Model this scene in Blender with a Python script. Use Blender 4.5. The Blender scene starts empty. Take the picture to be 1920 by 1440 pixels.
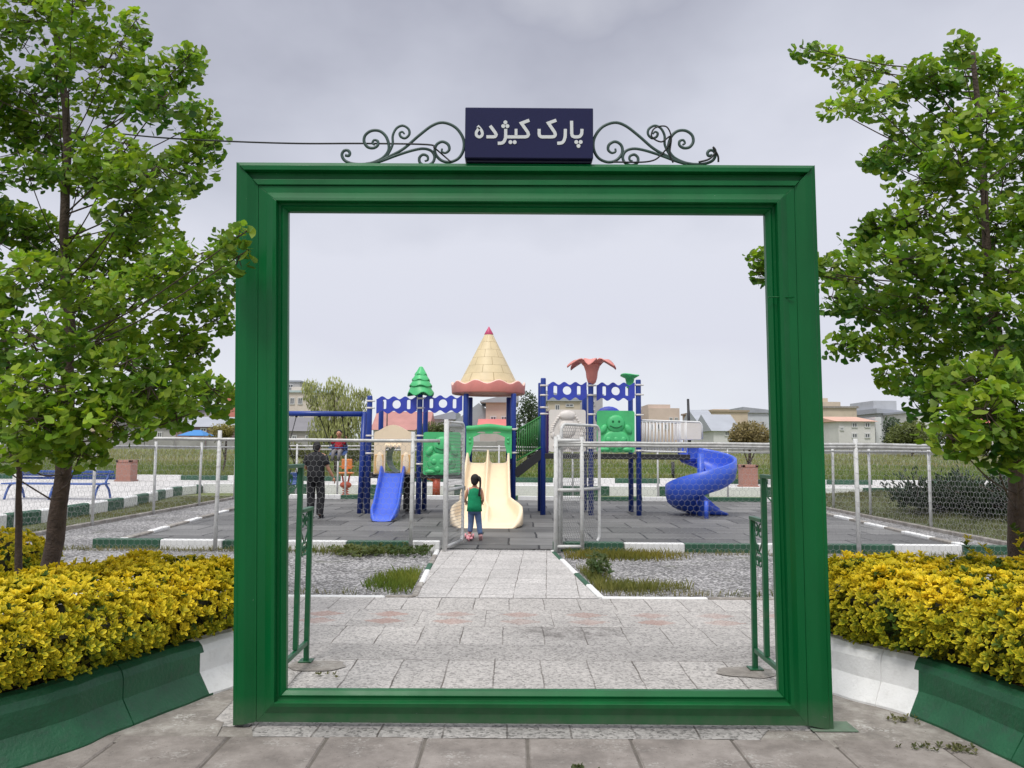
import bpy, math, random
from mathutils import Vector, Matrix, noise
from mathutils.geometry import tessellate_polygon
R = math.radians
rnd = random.Random(7)
scene = bpy.context.scene
COL = scene.collection
pi = math.pi

# ------------------------------------------------------------------ camera
FPX = 1442.0; W, H = 1920.0, 1440.0
CAMZ = 1.6
PITCH = math.atan(122 / FPX); ROLL = R(0.4)
RM = Matrix.Rotation(pi / 2 + PITCH, 3, 'X') @ Matrix.Rotation(ROLL, 3, 'Z')
cam = bpy.data.cameras.new('camera'); camo = bpy.data.objects.new('camera', cam); COL.objects.link(camo)
cam.sensor_width = 36; cam.lens = 36 * FPX / W; cam.clip_end = 3000; cam.clip_start = 0.05
camo.matrix_world = Matrix.Translation((0, 0, CAMZ)) @ RM.to_4x4()
scene.camera = camo

def ray(px, py):
    return RM @ Vector(((px - W / 2) / FPX, -(py - H / 2) / FPX, -1))
def A(px, py, Y):
    d = ray(px, py); return Vector((0, 0, CAMZ)) + d * (Y / d.y)
def G(px, py, z=0.0):
    d = ray(px, py); return Vector((0, 0, CAMZ)) + d * ((z - CAMZ) / d.z)
def lin(r, g, b):
    f = lambda c: (c / 255) / 12.92 if c / 255 <= .04045 else ((c / 255 + .055) / 1.055) ** 2.4
    return (f(r), f(g), f(b))

# ------------------------------------------------------------------ materials
class NT:
    def __init__(s, name):
        s.m = bpy.data.materials.new(name); s.m.use_nodes = True
        s.t = s.m.node_tree; s.b = s.t.nodes['Principled BSDF']; s.out = s.t.nodes['Material Output']
    def n(s, typ, **kw):
        nd = s.t.nodes.new(typ)
        for k, v in kw.items():
            if k in nd.inputs: nd.inputs[k].default_value = v
            else: setattr(nd, k, v)
        return nd
    def l(s, a, b): s.t.links.new(a, b)
    def co(s, scale=(1, 1, 1), rot=(0, 0, 0), loc=(0, 0, 0), kind='Object'):
        tc = s.n('ShaderNodeTexCoord'); mp = s.n('ShaderNodeMapping')
        s.l(tc.outputs[kind], mp.inputs['Vector'])
        mp.inputs['Scale'].default_value = scale; mp.inputs['Rotation'].default_value = rot; mp.inputs['Location'].default_value = loc
        return mp.outputs['Vector']
    def noise(s, vec, scale, detail=4, rough=.55):
        nd = s.n('ShaderNodeTexNoise'); nd.inputs['Scale'].default_value = scale; nd.inputs['Detail'].default_value = detail
        nd.inputs['Roughness'].default_value = rough; s.l(vec, nd.inputs['Vector']); return nd.outputs['Fac']
    def ramp(s, fac, stops):
        nd = s.n('ShaderNodeValToRGB'); s.l(fac, nd.inputs['Fac']); e = nd.color_ramp.elements
        while len(e) < len(stops): e.new(.5)
        for i, (p, c) in enumerate(stops):
            e[i].position = p; e[i].color = (c[0], c[1], c[2], 1) if hasattr(c, '__len__') else (c, c, c, 1)
        return nd.outputs['Color']
    def mix(s, a, b, fac, mode='MIX'):
        nd = s.n('ShaderNodeMix', data_type='RGBA', blend_type=mode)
        for sock, v in ((nd.inputs[0], fac), (nd.inputs[6], a), (nd.inputs[7], b)):
            if hasattr(v, 'links') or hasattr(v, 'is_linked'): s.l(v, sock)
            elif hasattr(v, '__len__'): sock.default_value = (v[0], v[1], v[2], 1)
            else: sock.default_value = v
        return nd.outputs[2]
    def math(s, op, a, b=0.0, c=0.0):
        nd = s.n('ShaderNodeMath', operation=op)
        for i, v in enumerate((a, b, c)):
            if hasattr(v, 'is_linked'): s.l(v, nd.inputs[i])
            else: nd.inputs[i].default_value = v
        return nd.outputs[0]
    def bump(s, h, strength=.3, dist=.01):
        nd = s.n('ShaderNodeBump'); nd.inputs['Strength'].default_value = strength; nd.inputs['Distance'].default_value = dist
        s.l(h, nd.inputs['Height']); s.l(nd.outputs['Normal'], s.b.inputs['Normal'])
    def base(s, c):
        if hasattr(c, 'is_linked'): s.l(c, s.b.inputs['Base Color'])
        else: s.b.inputs['Base Color'].default_value = (c[0], c[1], c[2], 1)
    def rough(s, r):
        if hasattr(r, 'is_linked'): s.l(r, s.b.inputs['Roughness'])
        else: s.b.inputs['Roughness'].default_value = r

MATS = {}
def mat(name, col, rough=.55, var=.18, scale=3.0, bump=.15, bscale=60, bdist=.003, metal=0.0, spec=.5, grime=0.0, gcol=(.16, .14, .12)):
    if name in MATS: return MATS[name]
    n = NT(name); v = n.co()
    f = n.noise(v, scale, 5)
    c = n.ramp(f, [(.25, [x * (1 - var) for x in col]), (.75, [min(1, x * (1 + var)) for x in col])])
    if grime:
        g = n.ramp(n.noise(v, scale * 2.3, 8, .7), [(.52, 0), (.72, grime)])
        c = n.mix(c, gcol, g)
    n.base(c); n.rough(rough); n.b.inputs['Metallic'].default_value = metal
    n.b.inputs['Specular IOR Level'].default_value = spec
    if bump: n.bump(n.noise(v, bscale, 3), bump, bdist)
    MATS[name] = n.m; return n.m

def leafmat(name, trans=.35, rough=.5):
    n = NT(name)
    a = n.n('ShaderNodeAttribute', attribute_name='Col')
    n.l(a.outputs['Color'], n.b.inputs['Base Color']); n.rough(rough)
    n.b.inputs['Specular IOR Level'].default_value = .3
    t = n.n('ShaderNodeBsdfTranslucent'); br = n.mix(a.outputs['Color'], (1.25, 1.35, .5), 1.0, 'MULTIPLY')
    n.l(br, t.inputs['Color'])
    m = n.n('ShaderNodeMixShader'); m.inputs[0].default_value = trans
    n.l(n.b.outputs[0], m.inputs[1]); n.l(t.outputs[0], m.inputs[2]); n.l(m.outputs[0], n.out.inputs['Surface'])
    MATS[name] = n.m; return n.m

# ------------------------------------------------------------------ mesh builder
class MB:
    def __init__(s): s.v = []; s.f = []; s.m = []; s.s = []; s.c = []
    def add(s, verts, faces, mi=0, smooth=False, col=None):
        o = len(s.v); s.v.extend([tuple(p) for p in verts])
        for f in faces: s.f.append(tuple(o + i for i in f)); s.m.append(mi); s.s.append(smooth)
        if col is not None:
            s.c.extend(col if isinstance(col, list) else [col] * len(verts))
    def box(s, c, size, rot=None, mi=0, ch=0.0):
        x, y, z = [d / 2 for d in size]
        if ch <= 0:
            vs = [Vector((a * x, b * y, d * z)) for a in (-1, 1) for b in (-1, 1) for d in (-1, 1)]
            fs = [(0, 1, 3, 2), (4, 6, 7, 5), (0, 4, 5, 1), (2, 3, 7, 6), (0, 2, 6, 4), (1, 5, 7, 3)]
        else:
            ch = min(ch, x * .9, y * .9, z * .9); vs = []; idx = {}
            for a in (-1, 1):
                for b in (-1, 1):
                    for d in (-1, 1):
                        for k in range(3):
                            p = [a * (x - ch), b * (y - ch), d * (z - ch)]
                            p[k] = (a * x, b * y, d * z)[k]
                            idx[(a, b, d, k)] = len(vs); vs.append(Vector(p))
            fs = []
            q = [(-1, -1), (1, -1), (1, 1), (-1, 1)]
            for k in range(3):
                for sg in (-1, 1):
                    f = []
                    for (u, w) in q:
                        t = [0, 0, 0]; t[k] = sg; t[(k + 1) % 3] = u; t[(k + 2) % 3] = w
                        f.append(idx[(*t, k)])
                    fs.append(tuple(f if sg > 0 else f[::-1]))
            for k in range(3):
                i, j = (k + 1) % 3, (k + 2) % 3
                for si in (-1, 1):
                    for sj in (-1, 1):
                        t0 = [0, 0, 0]; t0[k] = -1; t0[i] = si; t0[j] = sj
                        t1 = list(t0); t1[k] = 1
                        f = [idx[(*t0, i)], idx[(*t1, i)], idx[(*t1, j)], idx[(*t0, j)]]
                        fs.append(tuple(f if si * sj < 0 else f[::-1]))
            for a in (-1, 1):
                for b in (-1, 1):
                    for d in (-1, 1):
                        f = [idx[(a, b, d, k)] for k in range(3)]
                        fs.append(tuple(f if a * b * d > 0 else f[::-1]))
        c = Vector(c)
        if rot is not None: vs = [rot @ p for p in vs]
        s.add([p + c for p in vs], fs, mi)
    def tube(s, pts, r, n=8, mi=0, cap=True, smooth=True, col=None, closed=False):
        pts = [Vector(p) for p in pts]; m = len(pts)
        rs = r if hasattr(r, '__len__') else [r] * m
        t = (pts[1] - pts[0]).normalized()
        u = t.orthogonal().normalized(); vs = []; fs = []
        for i in range(m):
            if closed: t2 = (pts[(i + 1) % m] - pts[i - 1]).normalized()
            else: t2 = (pts[min(i + 1, m - 1)] - pts[max(i - 1, 0)])
            t2 = t2.normalized() if t2.length > 1e-9 else t
            q = t.rotation_difference(t2); u = q @ u; t = t2
            u = (u - t * u.dot(t)).normalized(); w = t.cross(u)
            for k in range(n):
                a = 2 * pi * k / n; vs.append(pts[i] + (u * math.cos(a) + w * math.sin(a)) * rs[i])
        mm = m if closed else m - 1
        for i in range(mm):
            j = (i + 1) % m
            for k in range(n):
                k2 = (k + 1) % n; fs.append((i * n + k, i * n + k2, j * n + k2, j * n + k))
        o = len(vs)
        s.add(vs, fs, mi, smooth, col)
        if cap and not closed:
            b = len(s.v) - o
            s.f.append(tuple(b + k for k in range(n))[::-1]); s.m.append(mi); s.s.append(False)
            s.f.append(tuple(b + (m - 1) * n + k for k in range(n))); s.m.append(mi); s.s.append(False)
    def loft(s, rings, mi=0, smooth=True, cap=True):
        n = len(rings[0]); vs = [p for r_ in rings for p in r_]; fs = []
        for i in range(len(rings) - 1):
            for k in range(n):
                k2 = (k + 1) % n; fs.append((i * n + k, i * n + k2, (i + 1) * n + k2, (i + 1) * n + k))
        b = len(s.v); s.add(vs, fs, mi, smooth)
        if cap:
            s.f.append(tuple(b + k for k in range(n))[::-1]); s.m.append(mi); s.s.append(False)
            s.f.append(tuple(b + (len(rings) - 1) * n + k for k in range(n))); s.m.append(mi); s.s.append(False)
    def lathe(s, prof, c, n=32, mi=0, smooth=True, rfun=None, zfun=None):
        c = Vector(c); vs = []; fs = []; m = len(prof)
        for i, (r, z) in enumerate(prof):
            for k in range(n):
                a = 2 * pi * k / n
                rr = r * (rfun(i, a) if rfun else 1); zz = z + (zfun(i, a) if zfun else 0)
                vs.append(c + Vector((rr * math.cos(a), rr * math.sin(a), zz)))
        for i in range(m - 1):
            for k in range(n):
                k2 = (k + 1) % n; fs.append((i * n + k, i * n + k2, (i + 1) * n + k2, (i + 1) * n + k))
        s.add(vs, fs, mi, smooth)
    def ell(s, c, rad, mi=0, nu=12, nv=8, rot=None, smooth=True):
        vs = []; fs = []; c = Vector(c)
        for i in range(nv + 1):
            th = pi * i / nv
            for k in range(nu):
                a = 2 * pi * k / nu
                p = Vector((rad[0] * math.sin(th) * math.cos(a), rad[1] * math.sin(th) * math.sin(a), rad[2] * math.cos(th)))
                if rot is not None: p = rot @ p
                vs.append(c + p)
        for i in range(nv):
            for k in range(nu):
                k2 = (k + 1) % nu; fs.append((i * nu + k, (i + 1) * nu + k, (i + 1) * nu + k2, i * nu + k2))
        s.add(vs, fs, mi, smooth)
    def plate(s, outer, holes, o, ux, uy, th, mi=0):
        """flat cut-out panel: 2-d outline and holes, thickness th along ux x uy"""
        ux = Vector(ux); uy = Vector(uy); nn = ux.cross(uy).normalized(); o = Vector(o)
        loops = [outer] + list(holes)
        tris = tessellate_polygon([[Vector((a, b, 0)) for a, b in lp] for lp in loops])
        flat = [p for lp in loops for p in lp]; k = len(flat)
        vs = [o + ux * a + uy * b + nn * (th / 2) for a, b in flat] + [o + ux * a + uy * b - nn * (th / 2) for a, b in flat]
        fs = []
        for t in tris:
            a, b, c = [Vector(flat[i]) for i in t]
            ar = (b - a).cross(c - a)
            t = tuple(t) if ar > 0 else tuple(t)[::-1]
            fs.append(t); fs.append(tuple(i + k for i in t)[::-1])
        st = 0
        for li, lp in enumerate(loops):
            L = len(lp); ar = sum(lp[i][0] * lp[(i + 1) % L][1] - lp[(i + 1) % L][0] * lp[i][1] for i in range(L))
            ccw = ar > 0
            for i in range(L):
                a, b = st + i, st + (i + 1) % L
                f = (a, a + k, b + k, b)
                if (li == 0) != ccw: f = f[::-1]
                fs.append(f)
            st += L
        s.add(vs, fs, mi)
    def poly(s, pts, mi=0):
        tris = tessellate_polygon([[Vector((p[0], p[1], 0)) for p in pts]])
        fs = []
        for t in tris:
            a, b, c = [Vector((pts[i][0], pts[i][1])) for i in t]
            fs.append(tuple(t) if (b - a).cross(c - a) > 0 else tuple(t)[::-1])
        s.add(pts, fs, mi)

ORG = {}
def O(name, mb, mats, parent=None, loc=None, label=None):
    if not isinstance(mats, (list, tuple)): mats = [mats]
    org = Vector(loc) if loc is not None else (ORG[parent.name] if parent else Vector((0, 0, 0)))
    me = bpy.data.meshes.new(name)
    me.from_pydata([(p[0] - org.x, p[1] - org.y, p[2] - org.z) for p in mb.v], [], mb.f)
    for m in mats: me.materials.append(m)
    if len(mats) > 1: me.polygons.foreach_set('material_index', mb.m)
    me.polygons.foreach_set('use_smooth', mb.s)
    if mb.c and len(mb.c) == len(mb.v):
        ca = me.color_attributes.new('Col', 'FLOAT_COLOR', 'POINT')
        flat = []
        for c in mb.c: flat.extend((c[0], c[1], c[2], 1.0))
        ca.data.foreach_set('color', flat)
    me.update()
    o = bpy.data.objects.new(name, me); COL.objects.link(o)
    ORG[o.name] = org
    if parent: o.parent = parent
    else: o.location = org
    if label: o['label'] = label
    return o
def tag(o, label=None, cat=None, group=None, kind=None):
    if label: o['label'] = label
    if cat: o['category'] = cat
    if group: o['group'] = group
    if kind: o['kind'] = kind
    return o
def thing(name, label, cat, loc, group=None):
    o = bpy.data.objects.new(name, None); COL.objects.link(o); o.location = loc; o.empty_display_size = .1
    ORG[o.name] = Vector(loc); return tag(o, label, cat, group)
def struct(name, mb, mats, label=None):
    o = O(name, mb, mats); o['kind'] = 'structure'
    if label: o['label'] = label
    return o
def copy_thing(o, dloc, label):
    c = o.copy(); COL.objects.link(c); c.location = o.location + Vector(dloc); c['label'] = label
    for ch in list(o.children):
        d = ch.copy(); COL.objects.link(d); d.parent = c
        for g in list(ch.children):
            e = g.copy(); COL.objects.link(e); e.parent = d
    return c
def catmull(pts, k=8, closed=False):
    out = []; n = len(pts); P = [Vector(p) for p in pts]
    for i in range(n if closed else n - 1):
        p0 = P[(i - 1) % n] if closed or i > 0 else P[0] * 2 - P[1]
        p1 = P[i]; p2 = P[(i + 1) % n]
        p3 = P[(i + 2) % n] if closed or i + 2 < n else P[-1] * 2 - P[-2]
        for j in range(k):
            t = j / k
            out.append(.5 * ((2 * p1) + (p2 - p0) * t + (2 * p0 - 5 * p1 + 4 * p2 - p3) * t * t + (3 * p1 - p0 - 3 * p2 + p3) * t ** 3))
    if not closed: out.append(P[-1])
    return out
def bev(o, w=.004, seg=2):
    m = o.modifiers.new('bevel', 'BEVEL'); m.width = w; m.segments = seg; m.limit_method = 'ANGLE'; m.angle_limit = R(35)

# ------------------------------------------------------------------ palette
GREEN = None
def frame_paint():
    n = NT('green_gloss_paint'); v = n.co()
    f = n.noise(n.co(scale=(1.2, 1.2, .25)), 3, 6)
    c = n.ramp(f, [(.3, lin(0, 82, 39)), (.7, lin(2, 98, 49))])
    sp = n.ramp(n.noise(v, 55, 2), [(.78, 0), (.80, 1)])
    c = n.mix(c, (.35, .42, .38), n.math('MULTIPLY', sp, .5))
    # dust on the bottom 15 cm
    sx = n.n('ShaderNodeSeparateXYZ'); n.l(v, sx.inputs[0])
    low = n.math('SUBTRACT', 1.0, n.math('MULTIPLY', sx.outputs[2], 5.5)); n_ = n.noise(v, 14, 6)
    low = n.math('MULTIPLY', n.math('MAXIMUM', low, 0.0), n_)
    low = n.math('MINIMUM', low, .75); n.b.inputs['Specular IOR Level'].default_value = .28
    chip = n.math('MULTIPLY', n.ramp(n.noise(n.co(scale=(.35, 1, 1)), 22, 6, .7), [(.66, 0), (.70, 1)]), n.math('LESS_THAN', sx.outputs[2], .14))
    c = n.mix(c, (.40, .44, .41), n.math('MULTIPLY', chip, .8))
    c = n.mix(c, (.12, .13, .10), low)
    n.base(c); n.rough(n.ramp(n.noise(v, 5, 4), [(.3, .30), (.7, .45)]))
    n.bump(n.noise(v, 130, 3), .12, .002)
    return n.m
GREEN = frame_paint()
RAILG = mat('rail_green_paint', lin(14, 88, 52), .38, .2, 4, .15, 120, .002, grime=.25)
KGREEN = mat('kerb_green_paint', lin(28, 86, 56), .42, .25, 5, .6, 45, .008, grime=.5, gcol=(.035, .055, .045))
KGREEN2 = mat('kerb_green_worn', lin(44, 88, 66), .6, .2, 4, .4, 70, .004, grime=.4)
KWHITE = mat('kerb_white_paint', (.80, .80, .79), .55, .07, 6, .5, 60, .006, grime=.3, gcol=(.42, .41, .38))
GALV = mat('galvanised_pipe', (.48, .48, .47), .5, .22, 9, .1, 90, .002, .35, grime=.5, gcol=(.22, .17, .13))
PIPEW = mat('white_pipe_paint', (.63, .63, .62), .5, .12, 8, .2, 80, .002, grime=.6, gcol=(.28, .25, .22))
WIRE = mat('fence_wire', (.33, .33, .33), .5, .1, 4, 0, metal=.2)
BLUEP = mat('blue_post_paint', lin(27, 58, 142), .35, .12, 3, .08, 80, .002, grime=.1)
BLUESL = mat('blue_slide_plastic', lin(60, 96, 210), .38, .1, 3, .06, 60, .002, grime=.15, gcol=(.15, .2, .4))
BLUEPAN = mat('violet_blue_plastic', lin(58, 74, 184), .42, .12, 3, .06, 60, .002)
PGREEN = mat('green_plastic', lin(80, 192, 122), .42, .12, 3, .06, 60, .002, grime=.15, gcol=(.06, .2, .1))
PGREEND = mat('dark_green_plastic', lin(18, 110, 62), .45, .12, 3, .05)
CREAM = mat('cream_plastic', lin(243, 222, 190), .42, .06, 2, .05, 60, .002, grime=.2, gcol=(.55, .42, .3))
CREAMO = mat('ochre_plastic', lin(226, 180, 116), .42, .1, 3, .05)
PWHITE = mat('white_plastic', lin(228, 222, 216), .45, .06, 3, .05, grime=.2, gcol=(.4, .36, .32))
PINK = mat('pink_plastic', lin(222, 140, 132), .5, .14, 3, .05, grime=.25, gcol=(.55, .33, .3))
PINKED = mat('pale_pink_edge', lin(240, 200, 186), .5, .08, 3, .05)
MAGENTA = mat('rose_plastic', lin(196, 72, 112), .45, .1, 3, .05)
DARK = mat('black_steel', (.018, .018, .022), .5, .2, 3, .1)
NAVY = mat('navy_sign_panel', lin(32, 34, 72), .35, .08, 2, .05, 30, .001, 0, .25)
NAVYD = mat('navy_sign_base', lin(12, 12, 46), .3, .08, 2, 0)
LETTER = mat('silver_letter', (.64, .66, .67), .45, .05, 4, 0)
IRON = mat('wrought_iron_green', lin(58, 80, 76), .45, .25, 12, .3, 150, .002)
BLACKW = mat('black_cable', (.012, .012, .013), .5, .1, 4, 0)
BARK = mat('bark', (.075, .052, .04), .9, .4, 16, .9, 45, .02)
ORANGE = mat('orange_plastic', lin(222, 132, 62), .45, .1, 4, .05)
REDO = mat('red_orange_plastic', lin(196, 92, 66), .45, .12, 4, .05)
STONEP = mat('pink_granite', lin(168, 122, 108), .75, .2, 30, .3, 60, .004, grime=.3)
BENCHB = mat('bench_blue_paint', lin(52, 86, 158), .45, .15, 5, .1)

# ------------------------------------------------------------------ world and sun
world = bpy.data.worlds.new('World'); scene.world = world; world.use_nodes = True
wt = world.node_tree; wt.nodes.clear()
wn = lambda t: wt.nodes.new(t)
SUN_EL, SUN_AZ = R(58), R(205)
sky = wn('ShaderNodeTexSky'); sky.sky_type = 'NISHITA'; sky.sun_disc = False
sky.sun_elevation = SUN_EL; sky.sun_rotation = SUN_AZ; sky.air_density = 1.5; sky.dust_density = 4
bg1 = wn('ShaderNodeBackground'); bg1.inputs['Strength'].default_value = .1
wt.links.new(sky.outputs[0], bg1.inputs['Color'])
tc = wn('ShaderNodeTexCoord'); sp = wn('ShaderNodeSeparateXYZ'); wt.links.new(tc.outputs['Generated'], sp.inputs[0])
mp = wn('ShaderNodeMapping'); mp.inputs['Scale'].default_value = (1, 1, 1.7); wt.links.new(tc.outputs['Generated'], mp.inputs['Vector'])
nz = wn('ShaderNodeTexNoise'); nz.inputs['Scale'].default_value = 1.7; nz.inputs['Detail'].default_value = 6; nz.inputs['Roughness'].default_value = .5
mp.inputs['Location'].default_value = (3.0, 1.4, .3)
wt.links.new(mp.outputs[0], nz.inputs['Vector'])
md = wn('ShaderNodeMath'); md.operation = 'MULTIPLY_ADD'; md.inputs[1].default_value = .60; md.inputs[2].default_value = -.29
wt.links.new(nz.outputs['Fac'], md.inputs[0])
ad = wn('ShaderNodeMath'); ad.operation = 'ADD'; wt.links.new(sp.outputs[2], ad.inputs[0]); wt.links.new(md.outputs[0], ad.inputs[1])
rp = wn('ShaderNodeValToRGB'); wt.links.new(ad.outputs[0], rp.inputs[0])
e = rp.color_ramp.elements
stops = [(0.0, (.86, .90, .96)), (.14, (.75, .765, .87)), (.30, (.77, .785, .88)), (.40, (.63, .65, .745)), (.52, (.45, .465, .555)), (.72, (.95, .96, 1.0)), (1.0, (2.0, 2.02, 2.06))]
while len(e) < len(stops): e.new(.5)
for i, (p, c) in enumerate(stops): e[i].position = p; e[i].color = (*c, 1)
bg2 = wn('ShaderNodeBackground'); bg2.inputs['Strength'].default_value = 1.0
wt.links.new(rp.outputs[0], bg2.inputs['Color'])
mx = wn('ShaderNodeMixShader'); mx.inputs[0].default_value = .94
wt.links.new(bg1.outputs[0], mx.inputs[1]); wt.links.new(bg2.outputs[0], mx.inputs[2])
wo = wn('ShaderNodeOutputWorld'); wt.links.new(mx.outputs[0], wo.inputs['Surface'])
sl = bpy.data.lights.new('sun', 'SUN'); sl.energy = 1.9; sl.angle = R(18); sl.color = (1, .97, .92)
so = bpy.data.objects.new('sun', sl); COL.objects.link(so)
sd = Vector((math.sin(SUN_AZ) * math.cos(SUN_EL), math.cos(SUN_AZ) * math.cos(SUN_EL), math.sin(SUN_EL)))
so.rotation_euler = sd.to_track_quat('Z', 'Y').to_euler(); so.location = (0, 0, 30)
scene.view_settings.view_transform = 'Standard'; scene.view_settings.look = 'None'; scene.view_settings.exposure = 0

# ------------------------------------------------------------------ ground materials
def gravel_mat(name, tint=(1, 1, 1), sc=34, dark=.14, light=.66):
    n = NT(name); v = n.co()
    vo = n.n('ShaderNodeTexVoronoi'); vo.inputs['Scale'].default_value = sc; n.l(v, vo.inputs['Vector'])
    sx = n.n('ShaderNodeSeparateColor'); n.l(vo.outputs['Color'], sx.inputs[0])
    c = n.ramp(sx.outputs[0], [(0, [dark * t for t in tint]), (.45, [.5 * (dark + light) * t * .8 for t in tint]), (1, [light * t for t in tint])])
    d = n.ramp(vo.outputs['Distance'], [(.35, 1.0), (.75, .25)])
    c = n.mix(c, d, .75, 'MULTIPLY')
    big = n.ramp(n.noise(v, .9, 5), [(.35, .72), (.65, 1.12)])
    c = n.mix(c, big, 1, 'MULTIPLY')
    c = n.mix(c, (.11, .12, .06), n.math('MULTIPLY', n.ramp(n.noise(v, 1.6, 7, .7), [(.56, 0), (.7, 1)]), .55))
    n.base(c); n.rough(.85)
    n.bump(n.math('SUBTRACT', 1.0, vo.outputs['Distance']), .9, .02)
    return n.m
GRAVEL = gravel_mat('gravel', (1.0, .97, .97))

def wash_tile(name, bw, bh, tint=(1, .945, .90), dark=.20, light=.57, off=0.0, mort=.006, rot=0.0, loc=(0, 0, 0), diamonds=None, stain=.5, joints=True, blot=None):
    n = NT(name); v = n.co(loc=loc, rot=(0, 0, rot))
    vo = n.n('ShaderNodeTexVoronoi'); vo.inputs['Scale'].default_value = 62; n.l(v, vo.inputs['Vector'])
    sx = n.n('ShaderNodeSeparateColor'); n.l(vo.outputs['Color'], sx.inputs[0])
    k = n.noise(v, 45, 4, .7)
    f = n.math('ADD', n.math('MULTIPLY', sx.outputs[0], .55), n.math('MULTIPLY', k, .55))
    c = n.ramp(f, [(.22, [dark * t for t in tint]), (.42, [(.45 * dark + .55 * light) * t for t in tint]), (.8, [light * t for t in tint])])
    if diamonds:
        px_, py0, py1, wid, hei = diamonds
        xs = n.n('ShaderNodeSeparateXYZ'); n.l(v, xs.inputs[0])
        u = n.math('ABSOLUTE', n.math('SUBTRACT', n.math('FRACT', n.math('DIVIDE', xs.outputs[0], px_)), .5))
        u = n.math('MULTIPLY', u, px_ / wid)
        masks = []
        for yc in (py0, py1):
            w = n.math('DIVIDE', n.math('ABSOLUTE', n.math('SUBTRACT', xs.outputs[1], yc)), hei)
            masks.append(n.math('LESS_THAN', n.math('ADD', n.math('ADD', u, w), n.math('MULTIPLY', n.math('SUBTRACT', n.noise(v, 16, 5, .7), .5), 1.3)), 1.0))
        mk = n.math('MAXIMUM', masks[0], masks[1])
        c = n.mix(c, n.ramp(k, [(.3, lin(150, 112, 100)), (.7, lin(186, 148, 134))]), n.math('MULTIPLY', n.math('MULTIPLY', mk, n.ramp(n.noise(v, 1.1, 4), [(.3, .25), (.65, 1)])), .7))
    big = n.ramp(n.noise(v, .8, 6, .65), [(.3, .74), (.6, 1.08)])
    c = n.mix(c, big, stain, 'MULTIPLY')
    dk = n.ramp(n.noise(v, 3.2, 8, .7), [(.62, 0), (.75, .55)])
    c = n.mix(c, (.1, .095, .085), n.math('MULTIPLY', dk, stain))
    if blot:
        xb = n.n('ShaderNodeSeparateXYZ'); n.l(v, xb.inputs[0])
        dx = n.math('DIVIDE', n.math('SUBTRACT', xb.outputs[0], blot[0]), blot[2]); dy = n.math('DIVIDE', n.math('SUBTRACT', xb.outputs[1], blot[1]), blot[2] * .55)
        dd = n.math('ADD', n.math('MULTIPLY', dx, dx), n.math('MULTIPLY', dy, dy))
        bm = n.math('MULTIPLY', n.ramp(dd, [(.1, 1), (.95, 0)]), n.ramp(n.noise(v, 5, 7, .7), [(.42, .06), (.60, .75)]))
        c = n.mix(c, (.09, .08, .072), bm)
    h = sx.outputs[0]
    if joints:
        br = n.n('ShaderNodeTexBrick'); br.offset = off; br.inputs['Scale'].default_value = 1
        br.inputs['Brick Width'].default_value = bw; br.inputs['Row Height'].default_value = bh
        br.inputs['Mortar Size'].default_value = mort; br.inputs['Mortar Smooth'].default_value = .2
        br.inputs['Color1'].default_value = (.86, .86, .86, 1); br.inputs['Color2'].default_value = (1.05, 1.05, 1.05, 1); br.inputs['Mortar'].default_value = (.3, .28, .26, 1)
        # wobble so the joints are not ruler straight
        wv = n.n('ShaderNodeVectorMath', operation='ADD'); nn_ = n.n('ShaderNodeTexNoise'); nn_.inputs['Scale'].default_value = 4; n.l(v, nn_.inputs['Vector'])
        sc_ = n.n('ShaderNodeVectorMath', operation='SCALE'); sc_.inputs['Scale'].default_value = .03
        n.l(nn_.outputs['Color'], sc_.inputs[0]); n.l(v, wv.inputs[0]); n.l(sc_.outputs[0], wv.inputs[1]); n.l(wv.outputs[0], br.inputs['Vector'])
        fade = n.ramp(n.noise(v, 2.2, 3), [(.3, .25), (.6, 1)])
        c = n.mix(c, br.outputs['Color'], fade, 'MULTIPLY')
        h = n.math('SUBTRACT', n.math('MULTIPLY', h, .25), br.outputs['Fac'])
    n.base(c); n.rough(.8); n.bump(h, .5, .006)
    return n.m

def earth_mat():
    n = NT('field_grass'); v = n.co()
    a = n.noise(n.co(scale=(1, .35, 1)), .22, 6, .65); b = n.noise(v, 9, 6, .75)
    g = n.ramp(n.math('ADD', n.math('MULTIPLY', a, .6), n.math('MULTIPLY', b, .42)), [(.36, (.07, .085, .025)), (.5, (.14, .18, .05)), (.62, (.24, .25, .10)), (.75, (.29, .27, .16))])
    n.base(g); n.rough(.95); n.bump(b, .8, .08)
    return n.m
FIELD = earth_mat()
SOIL = mat('planter_soil', (.06, .042, .033), .95, .5, 20, .9, 50, .02)
def conc_mat(name, c0, c1, splash, sc=5):
    n = NT(name); v = n.co(); f = n.noise(v, sc, 10, .72)
    c = n.ramp(f, [(.3, [x * .62 for x in c0]), (.48, c0), (.62, c1), (.75, [x * 1.15 for x in c1])])
    vo = n.n('ShaderNodeTexVoronoi'); vo.inputs['Scale'].default_value = 75; n.l(v, vo.inputs['Vector'])
    sx = n.n('ShaderNodeSeparateColor'); n.l(vo.outputs['Color'], sx.inputs[0])
    m = n.math('MULTIPLY', n.math('GREATER_THAN', sx.outputs[0], .62), n.ramp(n.noise(v, 4.5, 7, .7), [(.52, 0), (.66, splash)]))
    c = n.mix(c, (.55, .54, .51), m)
    d = n.ramp(n.noise(v, 60, 3), [(.66, 0), (.72, .7)]); c = n.mix(c, (.07, .06, .05), d)
    n.base(c); n.rough(.85); n.bump(n.math('ADD', n.noise(v, 50, 4), n.math('MULTIPLY', f, 2.0)), .5, .008); return n.m
CONC = conc_mat('old_concrete', (.26, .235, .21), (.37, .345, .312), .75)
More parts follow.
